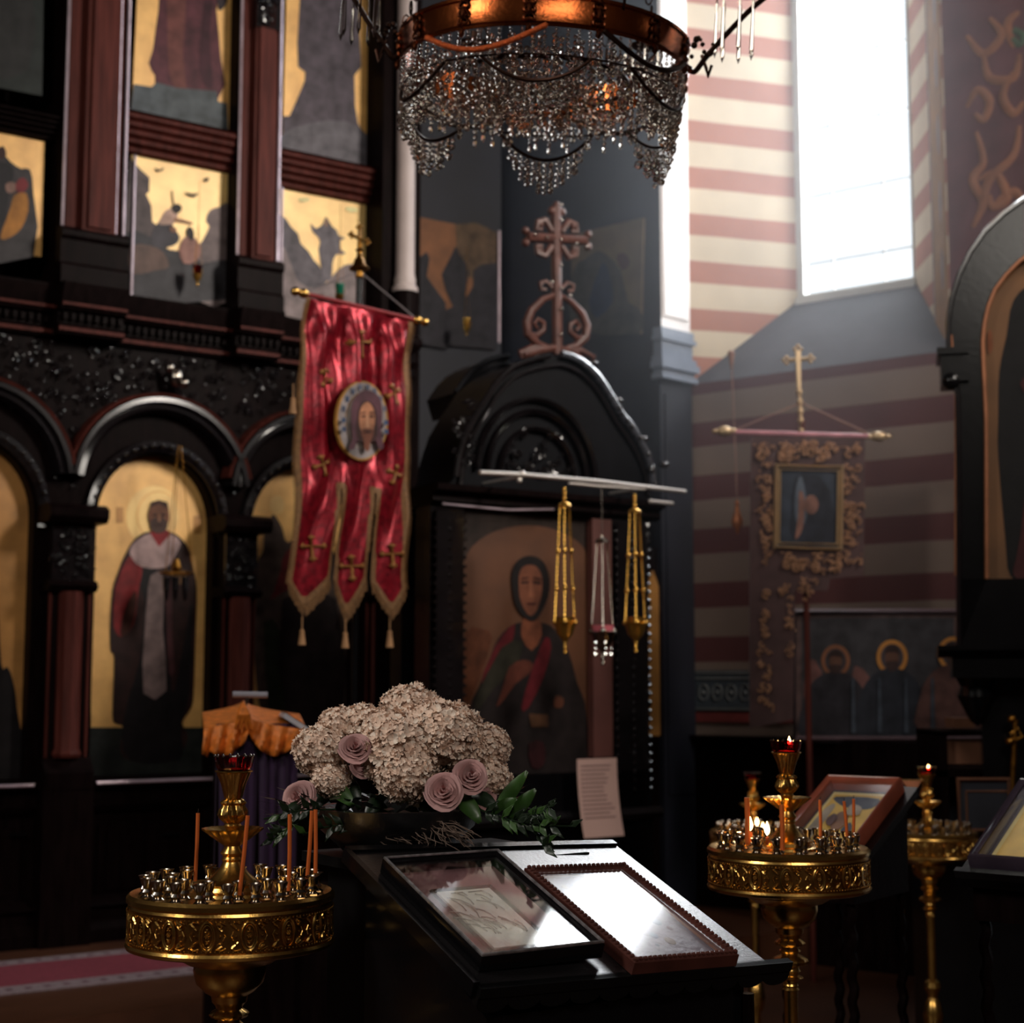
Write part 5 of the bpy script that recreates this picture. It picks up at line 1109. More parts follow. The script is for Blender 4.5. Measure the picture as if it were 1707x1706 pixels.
def lectern():
    cs = [onb(x, y) for x, y in ((1022, 1388), (1246, 1600))]
    u1 = cs[0][0]; u1b = cs[1][0]; v0 = -.09; v1 = cs[1][1]+.01; u0 = -.03; U1 = (u1+u1b)/2
    # body in a horizontal frame at the same yaw
    base = OB+U*((u0+U1)/2)+V*((v0+v1)/2); fl = Frame((base.x, base.y), math.degrees(PSI))
    root = thing('lectern', 'black lacquered lectern with a glossy slanted top carrying two framed icons and a bouquet', 'lectern', (base.x, base.y, 0), PSI)
    inv = (Matrix.Translation((base.x, base.y, 0)) @ Matrix.Rotation(PSI, 4, 'Z')).inverted() @ BM
    m = MB(); m.box(u0, U1, v0, v1, -.022, 0); m.xf(inv); m.build('slanted_top', M['blackboard'], root)
    m = MB(); m.box(u0, U1, v0-.01, v0+.008, -.02, .006); m.box(u0-.008, u0+.004, v0, v1, -.02, .006); m.xf(inv); m.build('top_edge', M['black'], root)
    # valance of scallops under the front edge, lip to the right
    m = MB(); n = 11; z0 = 0
    for i in range(n):
        ua = u0+(U1+.06-u0)*i/n; ub = u0+(U1+.06-u0)*(i+1)/n; uc = (ua+ub)/2; r = (ub-ua)/2
        pts = [(uc+r*math.cos(PI+PI*k/10), -.03+r*.5*math.sin(PI+PI*k/10)) for k in range(11)]
        m.add([(x, v1+.01, z) for x, z in [(ua, .0)]+pts+[(ub, .0)]]+[(x, v1-.004, z) for x, z in [(ua, .0)]+pts+[(ub, .0)]], [list(range(13)), list(range(25, 12, -1))]+[(j, (j+1) % 13, (j+1) % 13+13, j+13) for j in range(13)])
    m.box(u0, U1+.06, v1-.004, v1+.012, -.018, .0)
    m.xf(inv); m.build('scalloped_valance', mat('dull_black_trim', srgb(12, 11, 12), .55, spec=.2), root)
    L = lambda u, v, w_=0: inv @ Vector((u, v, w_))
    a = L(u0+.03, v0+.02); b = L(U1-.03, v1-.03); zf = L(0, v1)[2]-.06; zb = L(0, v0)[2]-.03
    m = MB(); x0, x1, y0, y1 = a.x, b.x, b.y, a.y
    m.add([(x0,y0,.08),(x1,y0,.08),(x1,y1,.08),(x0,y1,.08),(x0,y0,zf),(x1,y0,zf),(x1,y1,zb),(x0,y1,zb)], [(0,3,2,1),(4,5,6,7),(0,1,5,4),(1,2,6,5),(2,3,7,6),(3,0,4,7)]); m.box(x0-.03, x1+.03, y0-.03, y1+.03, 0, .08)
    cab = m.build('cabinet', M['black'], root)
    m = MB()
    for i in range(2):
        xa = x0+.04+(x1-x0-.06)*i/2; xb_ = xa+(x1-x0-.1)/2; m.box(xa, xb_, y0-.012, y0, .16, zf-.08)
        m.box(xa+.03, xb_-.03, y0-.018, y0-.01, .2, zf-.12)
    m.build('door_panel', M['wood'], cab)
    for xx in (x0, x1): MB().tube([(xx, y0-.01, .08), (xx, y0-.01, zf-.02)], .012, 8).build('corner_post', M['wood'], root)
    # flat rear shelf for the flowers
    MB().box(x0+.04, x1-.06, y1-.02, y1+.34, zb-.02, zb).build('rear_shelf', _mats['dull_black_trim'], root)
    MB().box(x0+.08, x1-.1, y1, y1+.3, 0, zb-.02).build('rear_cabinet', _mats['dull_black_trim'], root)
    return zb, base
SHZ, LBASE = lectern()
def framed(o_uv, wd, ln, fw, fh, label, fm, inner, cat='icon', rope=False, seed=1, TB=None, edge=None, glz=None, prop=0):
    """a glazed framed icon lying on a slanted board; TB = local (u,v,up) matrix of the board"""
    TB = TB or BM; rr = random.Random(seed)
    root = thing('framed_icon', label, cat); T = TB @ Matrix.Translation((o_uv[0]+wd/2, o_uv[1]+ln/2, .001)) @ Matrix.Diagonal((1, -1, 1, 1))
    if prop: T = T @ Matrix.Translation((0, 0, abs(math.sin(prop))*wd/2)) @ Matrix.Rotation(-prop, 4, 'Y')
    root.matrix_world = T
    a, b = wd/2, ln/2; m = MB()
    prof = [(0, 0), (0, fh*.85), (fw*.25, fh), (fw*.5, fh*.86), (fw*.8, fh*.8), (fw, fh*.5), (fw, 0)]
    vs = []; n = len(prof)
    for sx, sy in ((-1, -1), (1, -1), (1, 1), (-1, 1)):
        for d, z in prof: vs.append((sx*(a-d), sy*(b-d), z))
    m.add(vs, [(c*n+j, ((c+1) % 4)*n+j, ((c+1) % 4)*n+(j+1) % n, c*n+(j+1) % n) for c in range(4) for j in range(n)])
    if rope:
        for s in (-1, 1):
            k = int(ln/.011)
            for i in range(k): m.ball((s*(a-fw*.25), -b+ln*(i+.5)/k, fh), .0052, 1)
            k = int(wd/.011)
            for i in range(k): m.ball((-a+wd*(i+.5)/k, s*(b-fw*.25), fh), .0052, 1)
    fro = m.build('frame', fm, root, smooth=40)
    if edge:
        m = MB(); m.tube([(-a+.003, -b+.003, fh*.98), (a-.003, -b+.003, fh*.98), (a-.003, b-.003, fh*.98), (-a+.003, b-.003, fh*.98)], .0035, 6, True); m.build('frame_edge_highlight', edge, fro)['label'] = 'silvery strip painting the window light along the edge'
    inner(root, a-fw, b-fw, fh)
    g = MB(); g.box(-a+fw*.9, a-fw*.9, -b+fw*.9, b-fw*.9, fh*.7, fh*.7+.0015); g.build('glass', glz or GLZ, root)
    return root
def mk_glaze(rg=.14):
    m = bpy.data.materials.new('picture_glass'); m.use_nodes = True; nt = m.node_tree; nt.nodes.remove(nt.nodes['Principled BSDF'])
    t = nt.nodes.new('ShaderNodeBsdfTransparent'); g = nt.nodes.new('ShaderNodeBsdfGlossy'); g.inputs['Roughness'].default_value = rg
    f = nt.nodes.new('ShaderNodeFresnel'); gg = nt.nodes.new('ShaderNodeNewGeometry'); mr = nt.nodes.new('ShaderNodeMapRange'); mr.inputs['To Min'].default_value = 1.45; mr.inputs['To Max'].default_value = 1/1.45; nt.links.new(gg.outputs['Backfacing'], mr.inputs['Value']); nt.links.new(mr.outputs[0], f.inputs['IOR'])
    x = nt.nodes.new('ShaderNodeMixShader'); nt.links.new(f.outputs[0], x.inputs[0])
    nt.links.new(t.outputs[0], x.inputs[1]); nt.links.new(g.outputs[0], x.inputs[2]); nt.links.new(x.outputs[0], nt.nodes['Material Output'].inputs[0]); return m
GLZ = mk_glaze(.1)
def inner1(root, a, b, fh):
    m = MB(); m.box(-a, a, -b, b, 0, .003); m.build('mount', mat('plum_velvet', srgb(120, 84, 88), .8, 0, .2, 12), root)
    m = MB(); x0, x1, y0, y1 = -a*.62, a*.38, -b*.8, b*.42; m.box(x0, x1, y0, y1, .003, .012)
    rr = random.Random(4); m2 = MB()
    for i in range(26):
        x, y = rr.uniform(x0*.8, x1*.8), rr.uniform(y0*.8, y1*.8); an = rr.uniform(.9, 1.9); L = rr.uniform(.02, .05)
        m2.tube([(x+L*t*math.cos(an+t*.7), min(y1-.01, y+L*t*math.sin(an+t*.7)*1.5), .0125) for t in (0, .3, .6, 1)], .0016, 5, flat=.6)
    pl = m.build('silvered_plate', mat('worn_silver_plate', srgb(178, 172, 160), .45, .1, .3, 14, .3, 40), root); m2.build('embossing', mat('dark_embossing', srgb(104, 98, 94), .4, .1), pl)
    m = MB(); m.tube([(x0-.008, y0-.008, .01), (x1+.008, y0-.008, .01), (x1+.008, y1+.008, .01), (x0-.008, y1+.008, .01)], .004, 4, True); m.build('inner_frame', M['wood'], root)
def inner2(root, a, b, fh):
    m = MB(); m.box(-a, a, -b, b, 0, .012); ip = m.build('icon_panel', mat('icon_violet_grey', srgb(104, 88, 100), .4, .1, .4, 9, .3, 50), root)
    m = MB(); rr = random.Random(8)
    for i in range(26):
        x, y = rr.uniform(-a*.8, a*.8), rr.uniform(-b*.85, b*.85); m.ball((x, y, .0125), rr.uniform(.004, .012), 1, rr.choice((0, 1, 2)), (1, 1.3, .12))
    m.build('painted_figures', [p_(150, 132, 120), p_(90, 56, 66), p_(70, 86, 110)], ip)
    m = MB(); m.tube([(-a, -b, fh*.6), (a, -b, fh*.6), (a, b, fh*.6), (-a, b, fh*.6)], .003, 6, True); m.build('inner_bead', _mats['worn_gilt_edge'], root)
u2 = onb(880, 1438, TH); u2b = onb(1238, 1580, TH)
framed((-.006, 0), .252, .36, .015, .03, 'black framed glazed icon with an off-centre silvered plate, left one on the lectern', M['black'], inner1, edge=mat('edge_highlight_silver', srgb(190, 186, 190), .3, .8, .5, 60), glz=mk_glaze(.03), prop=math.radians(2.2))  # silvery edge strip stands in for window light on the frame
uu = [onb(x, y, .028) for x, y in ((880, 1438), (1043, 1432), (1238, 1580), (1062, 1597))]
cu = sum(p[0] for p in uu)/4; cv = sum(p[1] for p in uu)/4
wq = ((uu[1][0]-uu[0][0])+(uu[2][0]-uu[3][0]))/2; lq = ((uu[3][1]-uu[0][1])+(uu[2][1]-uu[1][1]))/2
framed((.281, .046), .242, .36, .026, .026, 'reddish wooden framed icon glaring with window light, right one on the lectern', mat('reddish_frame', srgb(84, 46, 40), .35, 0, .3, 12, coat=.3), inner2, rope=True)
# ------------------------------------------------------------ the two slanted icon lecterns on the right
def slant_lectern(o, psi, til, wd, ln, label, ilabel, fm, inner, cat='lectern', fwid=.022, fh=.05):
    U = Vector((math.cos(psi), math.sin(psi), 0)); V = Vector((math.sin(psi)*math.cos(til), -math.cos(psi)*math.cos(til), -math.sin(til))); N = U.cross(-V).normalized()
    if N.z < 0: N = -N
    O = Vector(o)-N*(fh)
    B = Matrix(((U.x, V.x, N.x, O.x), (U.y, V.y, N.y, O.y), (U.z, V.z, N.z, O.z), (0, 0, 0, 1)))
    c = O+U*(wd/2)+V*(ln/2); root = thing('lectern', label, cat, (c.x, c.y, 0), psi)
    inv = (Matrix.Translation((c.x, c.y, 0)) @ Matrix.Rotation(psi, 4, 'Z')).inverted() @ B
    m = MB(); m.box(-.03, wd+.03, -.03, ln+.03, -.025, 0); m.box(-.03, wd+.03, ln+.012, ln+.03, -.025, .02); m.xf(inv); m.build('slanted_top', M['black'], root)
    a = inv @ Vector((0, 0, -.02)); b = inv @ Vector((wd, ln, -.02)); x0, x1, y0, y1 = a.x, b.x, b.y, a.y
    m = MB(); m.add([(x0,y0,b.z-.1),(x1,y0,b.z-.1),(x1,y1,b.z-.1),(x0,y1,b.z-.1),(x0,y0,b.z),(x1,y0,b.z),(x1,y1,a.z),(x0,y1,a.z)], [(0,3,2,1),(4,5,6,7),(0,1,5,4),(1,2,6,5),(2,3,7,6),(3,0,4,7)]); m.build('top_box', M['wood'], root)
    for xx in (x0+.02, x1-.02):
        for yy in (y0+.02, y1-.02):
            m = MB(); n = 60; H = b.z-.1-.1
            m.tube([(xx+.004*math.cos(i*1.3), yy+.004*math.sin(i*1.3), .1+H*i/n) for i in range(n+1)], .014, 6); m.box(xx-.025, xx+.025, yy-.025, yy+.025, 0, .1); m.build('twisted_leg', M['wood'], root)
    MB().box(x0, x1, y0, y1, .3, .33).build('lower_shelf', M['wood'], root)
    return framed((0, 0), wd, ln, fwid, fh, ilabel, fm, inner, TB=B)
yel = mat('yellow_border', srgb(246, 222, 150), .5, .1, .12, 12); gold2 = mat('icon_yellow_gold', srgb(236, 190, 72), .4, .25, .2, 9)
def innr(fig):
    def f(root, a, b, fh):
        m = MB(); m.box(-a, a, -b, b, 0, .006); m.box(-a*.9, a*.9, -b*.9, b*.9, .006, .01, 1)
        m.box(-a*.78, a*.78, -b*.8, b*.8, .01, .0115, 2)
        ip = m.build('icon_panel', [p_(72, 66, 76), yel, gold2], root)
        m = MB()
        for k, (mt, pts) in enumerate(fig):
            q = spline([(x*a*.78, -y*b*.8) for x, y in pts], 3); z = .0122+k*.0006
            n = len(q); ar = sum(q[i][0]*q[(i+1) % n][1]-q[(i+1) % n][0]*q[i][1] for i in range(n))
            m.add([(x, y, z) for x, y in q], [list(range(n)) if ar > 0 else list(range(n))[::-1]], mt)
        m.build('painted_figures', [p_(70, 74, 86), p_(140, 96, 66), p_(176, 160, 140), p_(96, 60, 56), p_(206, 178, 96)], ip, smooth=0, fix=False)
    return f
figA = [(0, [(-.9,-.9),(.9,-.9),(.9,-.5),(.2,-.45),(-.5,-.6)]), (2, [(-.95,-.4),(-.6,-.5),(-.6,.9),(-.95,.9)]), (1, [(-.2,-.3),(.2,-.2),(.35,.2),(.1,.5),(-.3,.1)]), (0, [(.5,.1),(.75,.35),(.9,.75),(.6,.6),(.35,.4)]), (2, [(0,-.6),(.5,-.5),(.6,-.2),(.1,-.2)]), (3, [(-.4,-.2),(-.1,0),(-.2,.3),(-.5,.1)]), (4, [(-.5,.5),(-.2,.45),(-.1,.8),(-.45,.85)])]
figB = [(0, [(-.9,-.95),(.9,-.95),(.9,.0),(.4,.35),(-.2,.0),(-.7,-.5)]), (3, [(-.3,-.4),(.5,-.1),(.7,.3),(.1,.2)]), (1, [(.2,.3),(.5,.35),(.6,.6),(.3,.6)])]
slant_lectern((.978, 4.9, EYE-.2786), math.radians(-37.8), math.radians(25.6), .245, .41, 'dark lectern with twisted legs behind the stand with burning candles', 'yellow icon in a reddish wooden box frame, behind the burning candles', mat('orange_wood_frame', srgb(150, 76, 56), .35, 0, .25, 12, coat=.3), innr(figA))
slant_lectern((1.347, 4.2, EYE-.248), math.radians(-39.7), math.radians(26.6), .238, .386, 'dark lectern with twisted legs cut by the right edge of the picture', 'yellow bordered icon in a dark box frame, cut by the right picture edge', mat('violet_black_frame', srgb(60, 50, 62), .22, 0, .2, 12, coat=.5), innr(figB))
# small orange pennant behind
a = at(1504, 1302, 5.9); b = at(1536, 1302, 5.9); c = at(1520, 1326, 5.9)
m = MB(); m.prism([(a.x, a.z), (b.x, b.z), (c.x+.005, c.z)], 5.9, 5.912); m.tube([(a.x-.01, 5.906, a.z), (b.x+.01, 5.906, b.z)], .004, 6, mat=1); m.tube([(a.x-.01, 5.906, a.z), (a.x-.01, 5.906, .02)], .006, 6, mat=1); m.lathe([(.06, 0), (.06, .015), (.008, .03)], 14, (a.x-.01, 5.906, 0), 1)
o = m.build('pennant', [mat('orange_cloth', srgb(190, 120, 84), .7), M['oldbrass']], frame=WF); tag(o, 'small orange triangular pennant on a thin rod behind the red votive glass', 'pennant')

# ------------------------------------------------------------ lectern draped in purple with an orange cloth
def purple():
    Y = 5.6; B = at(415, 1215, Y); fr = Frame((B.x, B.y), 12); L = fr.l
    root = thing('draped_lectern', 'small lectern draped in deep purple with a scalloped orange top cloth', 'lectern', (fr.o.x, fr.o.y, .0), fr.a)
    x0, x1 = L(357, 1300)[0], L(462, 1300)[0]+.06; zt = L(415, 1205)[1]
    m = MB(); n = 46; vs = []
    for j in range(2):
        for i in range(n+1):
            x = x0+(x1-x0)*i/n; vs.append((x, -.16+.008*math.sin(i*1.1)+.012*j*math.sin(i*.6), zt if j == 0 else L(400, 1484, -.16)[1]+.012*math.sin(i*.6)))
    m.add(vs, [(i, i+1, i+n+2, i+n+1) for i in range(n)]); m.box(x0, x1, -.15, .2, .0, zt-.02, 1); m.box(x0-.02, x1+.4, -.13, .25, .0, L(400, 1500, -.16)[1], 1)
    m.build('purple_drape', [mat('purple_velvet', srgb(46, 16, 56), .85, 0, .2, 12, sheen=.2), M['wood']], root)
    # orange top: sloping sheet with swags
    xa, xb = L(338, 1210)[0], L(506, 1210)[0]; zk = L(420, 1185)[1]; n, k = 48, 10; vs = []
    for j in range(k+1):
        for i in range(n+1):
            u = i/n; x = xa+(xb-xa)*u; t = j/k
            tb = zk-.012-.07*abs(u-.42)**.5
            if t < .5: y = .2-(.38)*t*2; z = tb+.05*(1-t*2)
            else:
                q = (t-.5)*2; sw = .05+.055*abs(math.sin(PI*(u*2.35-.02)))**.7; e = .03 if u < .05 or u > .95 else 0
                y = -.18-.02*q-.016*math.sin(u*44+3*q)*(.3+q); z = tb-(sw+e)*q
            vs.append((x, y, z))
    m = MB(); m.add(vs, [(j*(n+1)+i, j*(n+1)+i+1, (j+1)*(n+1)+i+1, (j+1)*(n+1)+i) for j in range(k) for i in range(n)])
    x, z = L(406, 1182, -.18); [m.tube([(x-.002, -.2, z+.02), (x+.012*s_, -.215, z-.02), (x+.03*s_, -.205, z-.07)], [.006, .012, .004], 6) for s_ in (-1, -.3, .4, 1)]
    o = m.build('orange_cloth', mat('orange_gold_cloth', srgb(214, 118, 40), .5, .15, .35, 40, .2, 90), root); s_ = o.modifiers.new('thickness', 'SOLIDIFY'); s_.thickness = .004
    o = thing('book_lamp', 'small pale bar lamp on a thin stem above the orange cloth', 'lamp', fr.w(L(408, 1186, -.1)[0], -.1, L(408, 1186, -.1)[1]), fr.a)
    z0 = o.location.z; p = lambda px, py: (L(px, py, -.1)[0]-L(408, 1186, -.1)[0], 0, L(px, py, -.1)[1]-z0)
    MB().tube([p(406, 1190), p(410, 1175), p(414, 1160)], .005, 8).build('stem', M['chrome'], o)
    m = MB(); m.tube([p(388, 1158), p(446, 1159)], .011, 10); m.build('lamp_bar', mat('pale_lamp_bar', srgb(150, 148, 158), .4), o)
    xx, z = L(490, 1208, -.12)
    m = MB(); a = L(470, 1197, -.12); b = L(512, 1224, -.12); d = Vector((b[0]-a[0], 0, b[1]-a[1])); nn = Vector((-d.z, 0, d.x)).normalized()*-.022
    for o0, o1, mt in ((0, .12, 1), (.12, .88, 0), (.88, 1, 1)):
        p = [Vector((a[0], 0, a[1]))+nn*o0*-1, Vector((b[0], 0, b[1]))+nn*o0*-1, Vector((b[0], 0, b[1]))+nn*o1*-1, Vector((a[0], 0, a[1]))+nn*o1*-1]
        m.prism([(q.x, q.z) for q in p], -.17, .1, mt)
    o = m.build('service_book', [mat('book_pages', srgb(190, 188, 196), .7), M['black']], frame=fr); tag(o, 'closed book with pale pages lying on the right slope of the orange cloth', 'book')
purple()

# ------------------------------------------------------------ bouquet
def bouquet():
    Yc = 3.22; k = Yc/FPX; c0 = at(660, 1385, Yc); Z0 = SHZ
    root = thing('flower_arrangement', 'low bouquet of cream hydrangeas and dusty pink roses on the back of the black lectern', 'flowers', (c0.x, Yc, Z0))
    P = lambda px, py, dy=0: Vector((at(px, py, Yc+dy).x-c0.x, dy, at(px, py, Yc+dy).z-Z0))
    cream = mat('cream_petal', srgb(246, 214, 194), .6, 0, .12, 30); cream2 = mat('cream_petal_pale', srgb(250, 228, 212), .6, 0, .1, 30)
    pink = mat('dusty_pink_petal', srgb(196, 148, 146), .55, 0, .18, 20, sheen=.3); green = mat('leaf_green', srgb(56, 88, 38), .4, 0, .3, 20, coat=.2); dark = mat('leaf_dark', srgb(28, 44, 26), .35, 0, .3, 20)
    rr = random.Random(3)
    def floret(m, p, n, s):
        t = n.orthogonal().normalized(); t = (Matrix.Rotation(rr.uniform(0, 6.28), 3, n) @ t); q = n.cross(t)
        for a in range(4):
            an = a*PI/2+rr.uniform(-.15, .15); d = t*math.cos(an)+q*math.sin(an); e = -t*math.sin(an)+q*math.cos(an); cu = rr.uniform(.2, .9)*s; r1 = rr.uniform(-.3, .3)*s
            vs = [p, p+d*s*.35+e*s*.36+n*cu*.35, p+d*s*.8+e*s*.5+n*(cu+r1), p+d*s*1.08+n*(cu*.7), p+d*s*.8-e*s*.5+n*(cu-r1), p+d*s*.35-e*s*.36+n*cu*.35]
            m.add([vs[0], vs[1], vs[2], vs[3], vs[4], vs[5], p+d*s*.62+n*cu*.3], [(0, 1, 6), (1, 2, 6), (2, 3, 6), (3, 4, 6), (4, 5, 6), (5, 0, 6)], rr.choice((0, 0, 1)))
    def hyd(px, py, rp, dy, n, sq=.9):
        n = int(n*1.7); c = P(px, py, dy); R = rp*k; m = MB(); m.ball(c, R*.82, 3)
        for i in range(n):
            y = 1-2*(i+.5)/n; th = i*2.39996+rr.uniform(-.2, .2); r = math.sqrt(1-y*y); d = Vector((r*math.cos(th), r*math.sin(th), y)); d = (d+Vector([rr.uniform(-.12, .12) for _ in range(3)])).normalized()
            if d.y > .55: continue
            bump = 1+.07*math.sin(d.x*9+px)*math.sin(d.z*8+py)
            floret(m, c+Vector((d.x, d.y, d.z*sq))*R*rr.uniform(.82, 1.03)*bump, d, R*rr.uniform(.11, .15))
        m.build('hydrangea_bloom', [cream, cream2], root, smooth=80, fix=False)
    for a in ((684, 1188, 50, .06, 300), (600, 1222, 50, .05, 300), (738, 1226, 62, -.02, 420), (668, 1250, 66, -.04, 420), (676, 1290, 50, -.08, 320), (812, 1244, 38, .02, 240), (816, 1296, 34, .0, 220),
              (536, 1252, 46, -.02, 320), (552, 1300, 32, -.05, 200), (566, 1212, 36, .03, 220), (708, 1210, 40, .0, 240), (634, 1220, 42, 0, 240), (785, 1255, 30, -.02, 200)): hyd(*a)
    def rose(px, py, rp, dy, ax, label=None):
        c = P(px, py, dy); R = rp*k*.8; ax = Vector(ax).normalized(); t = ax.orthogonal().normalized(); q = ax.cross(t); m = MB(); n = 0
        for L in range(6):
            cnt = (3, 3, 4, 5, 5, 6)[L]; r0 = R*(.12+.17*L); op = .1+.16*L
            for i in range(cnt):
                a0 = 2*PI*i/cnt+L*.9; wd = PI*1.35/cnt+.35; vs = []; nu, nv = 6, 4
                for b in range(nv+1):
                    v = b/nv
                    for a in range(nu+1):
                        u = a/nu*2-1; an = a0+u*wd*(.75+.25*v); h = R*(1.25-.13*L+.12*math.sin(i*2.3+L))*v*(1-.2*u*u); rad = r0*(.55+.45*v)*(1+.1*math.sin(i*1.7+L*2))+R*op*.32*v**3+R*.05*math.sin(an*3+L)*v
                        if v > .95: rad += R*.05*(1+L*.25); h -= R*.03*L
                        vs.append(c+(t*math.cos(an)+q*math.sin(an))*rad+ax*(h-R*.5))
                m.add(vs, [(b*(nu+1)+a, b*(nu+1)+a+1, (b+1)*(nu+1)+a+1, (b+1)*(nu+1)+a) for b in range(nv) for a in range(nu)])
        m.ball(c-ax*R*.25, R*.45, 2); m.build('rose_bloom', pink, root, smooth=70, fix=False)
    rose(592, 1246, 25, -.1, (.1, -.8, .45)); rose(498, 1330, 28, -.08, (-.35, -.8, .25)); rose(740, 1318, 29, -.14, (.0, -.9, .25)); rose(784, 1293, 27, -.12, (.25, -.85, .3)); rose(772, 1197, 17, .06, (.5, -.4, .7)); rose(605, 1275, 20, -.06, (0, -.9, .1)); rose(812, 1330, 18, -.03, (.5, -.8, 0))
    def leaf(pts, wds, mt, name='leaf', ser=0):
        pts = [Vector(p) for p in pts]; n = len(pts); vs = []
        for i, p in enumerate(pts):
            d = (pts[min(i+1, n-1)]-pts[max(i-1, 0)]).normalized(); e = d.cross(Vector((0, -1, .35))).normalized(); w_ = wds[i]*(1+(ser if i % 2 else -ser)); vs += [p+e*w_+Vector((0, -.004, 0)), p, p-e*w_+Vector((0, -.004, 0))]
        m = MB(); m.add(vs, [(3*i+j, 3*i+j+1, 3*i+j+4, 3*i+j+3) for i in range(n-1) for j in (0, 1)])
        o = m.build(name, mt, root, smooth=80); s_ = o.modifiers.new('thickness', 'SOLIDIFY'); s_.thickness = .0012
    def blade(a, b, w_, mt, dy=-.05, n=7, sag=0, ser=0):
        A, B = P(*a, dy), P(*b, dy-.03); leaf([A.lerp(B, i/(n-1))+Vector((0, 0, sag*math.sin(PI*i/(n-1)))) for i in range(n)], [w_*k*math.sin(PI*(i+.6)/(n+.1)) for i in range(n)], mt, ser=ser)
    blade((822, 1358), (879, 1286), 12, green); blade((846, 1366), (893, 1316), 12, green); blade((820, 1350), (862, 1332), 9, green, -.08)
    for a, b, w_ in (((540, 1310), (590, 1345), 14), ((575, 1300), (600, 1350), 13), ((560, 1320), (520, 1352), 12), ((600, 1320), (560, 1362), 14), ((610, 1340), (650, 1372), 14), ((700, 1330), (730, 1372), 14), ((760, 1330), (800, 1372), 14), ((730, 1262), (745, 1300), 9), ((780, 1330), (830, 1350), 12), ((640, 1330), (610, 1368), 12), ((680, 1345), (690, 1385), 14), ((510, 1345), (470, 1362), 8)):
        blade(a, b, w_, rr.choice((green, dark, dark)), rr.uniform(-.1, .0), sag=.01)
    # serrated branch at the right, sprigs at the left
    for pts in ([(800, 1350), (850, 1368), (900, 1376), (960, 1378)], [(850, 1368), (880, 1362), (905, 1352), (915, 1345)], [(880, 1370), (900, 1395), (906, 1415)], [(560, 1350), (500, 1352), (440, 1366)], [(520, 1352), (480, 1380), (452, 1402)], [(600, 1372), (540, 1380), (505, 1392)]):
        q = spline(pts, 4, False); p3 = [P(x, y, -.12-.06*i/len(q)) for i, (x, y) in enumerate(q)]; MB().tube(p3, .0018, 5).build('twig', dark, root)
        for i in range(1, len(q)-1):
            for s in (-1, 1):
                if rr.random() < .8:
                    b = p3[i]; e = b+Vector((rr.uniform(.012, .03)*(1 if pts[-1][0] > pts[0][0] else -1), rr.uniform(-.02, 0), s*rr.uniform(.012, .03))); leaf([b, b.lerp(e, .35), b.lerp(e, .7), e], [.001, .0055, .005, .0005], rr.choice((dark, dark, dark, green)), ser=.3)
    m = MB()
    for i in range(70):
        x = rr.uniform(620, 760); y = rr.uniform(1368, 1384); p = P(x, y, rr.uniform(-.14, -.1)); q = [p]
        for j in range(5): q.append(q[-1]+Vector((rr.uniform(-.004, .02), -.004, rr.uniform(-.012, .001))))
        m.tube(q, [.0012]*5+[.0004], 4)
    m.build('dried_grass', mat('dried_grass', srgb(96, 78, 68), .8), root)
    # dark low bowl holding the stems
    m = MB(); zt = P(660, 1345).z; m.lathe([(.001, 0), (.1, 0), (.12, .02), (.16, zt*.6), (.17, zt), (.15, zt), (.12, zt*.5), (.001, zt*.4)], 32, (0, 0, 0), caps=False)
    m.build('bowl', M['blackboard'], root)
    m = MB(); rq = random.Random(11)
    for i in range(160):
        a, h = rq.uniform(0, 2*PI), rq.uniform(0, 1); r = .17*rq.random()**.5; p = Vector((r*1.5*math.cos(a), r*math.sin(a)*.6, zt*.8+h*.05)); d = Vector((math.cos(a), math.sin(a)-.3, rq.uniform(-.2, .6))).normalized(); e = d.cross(Vector((0, 0, 1))).normalized(); L = .05
        m.add([p, p+d*L*.5+e*.012, p+d*L, p+d*L*.5-e*.012], [(0, 1, 2, 3)])
    m.build('foliage_mass', dark, root, smooth=0, fix=False)
bouquet()

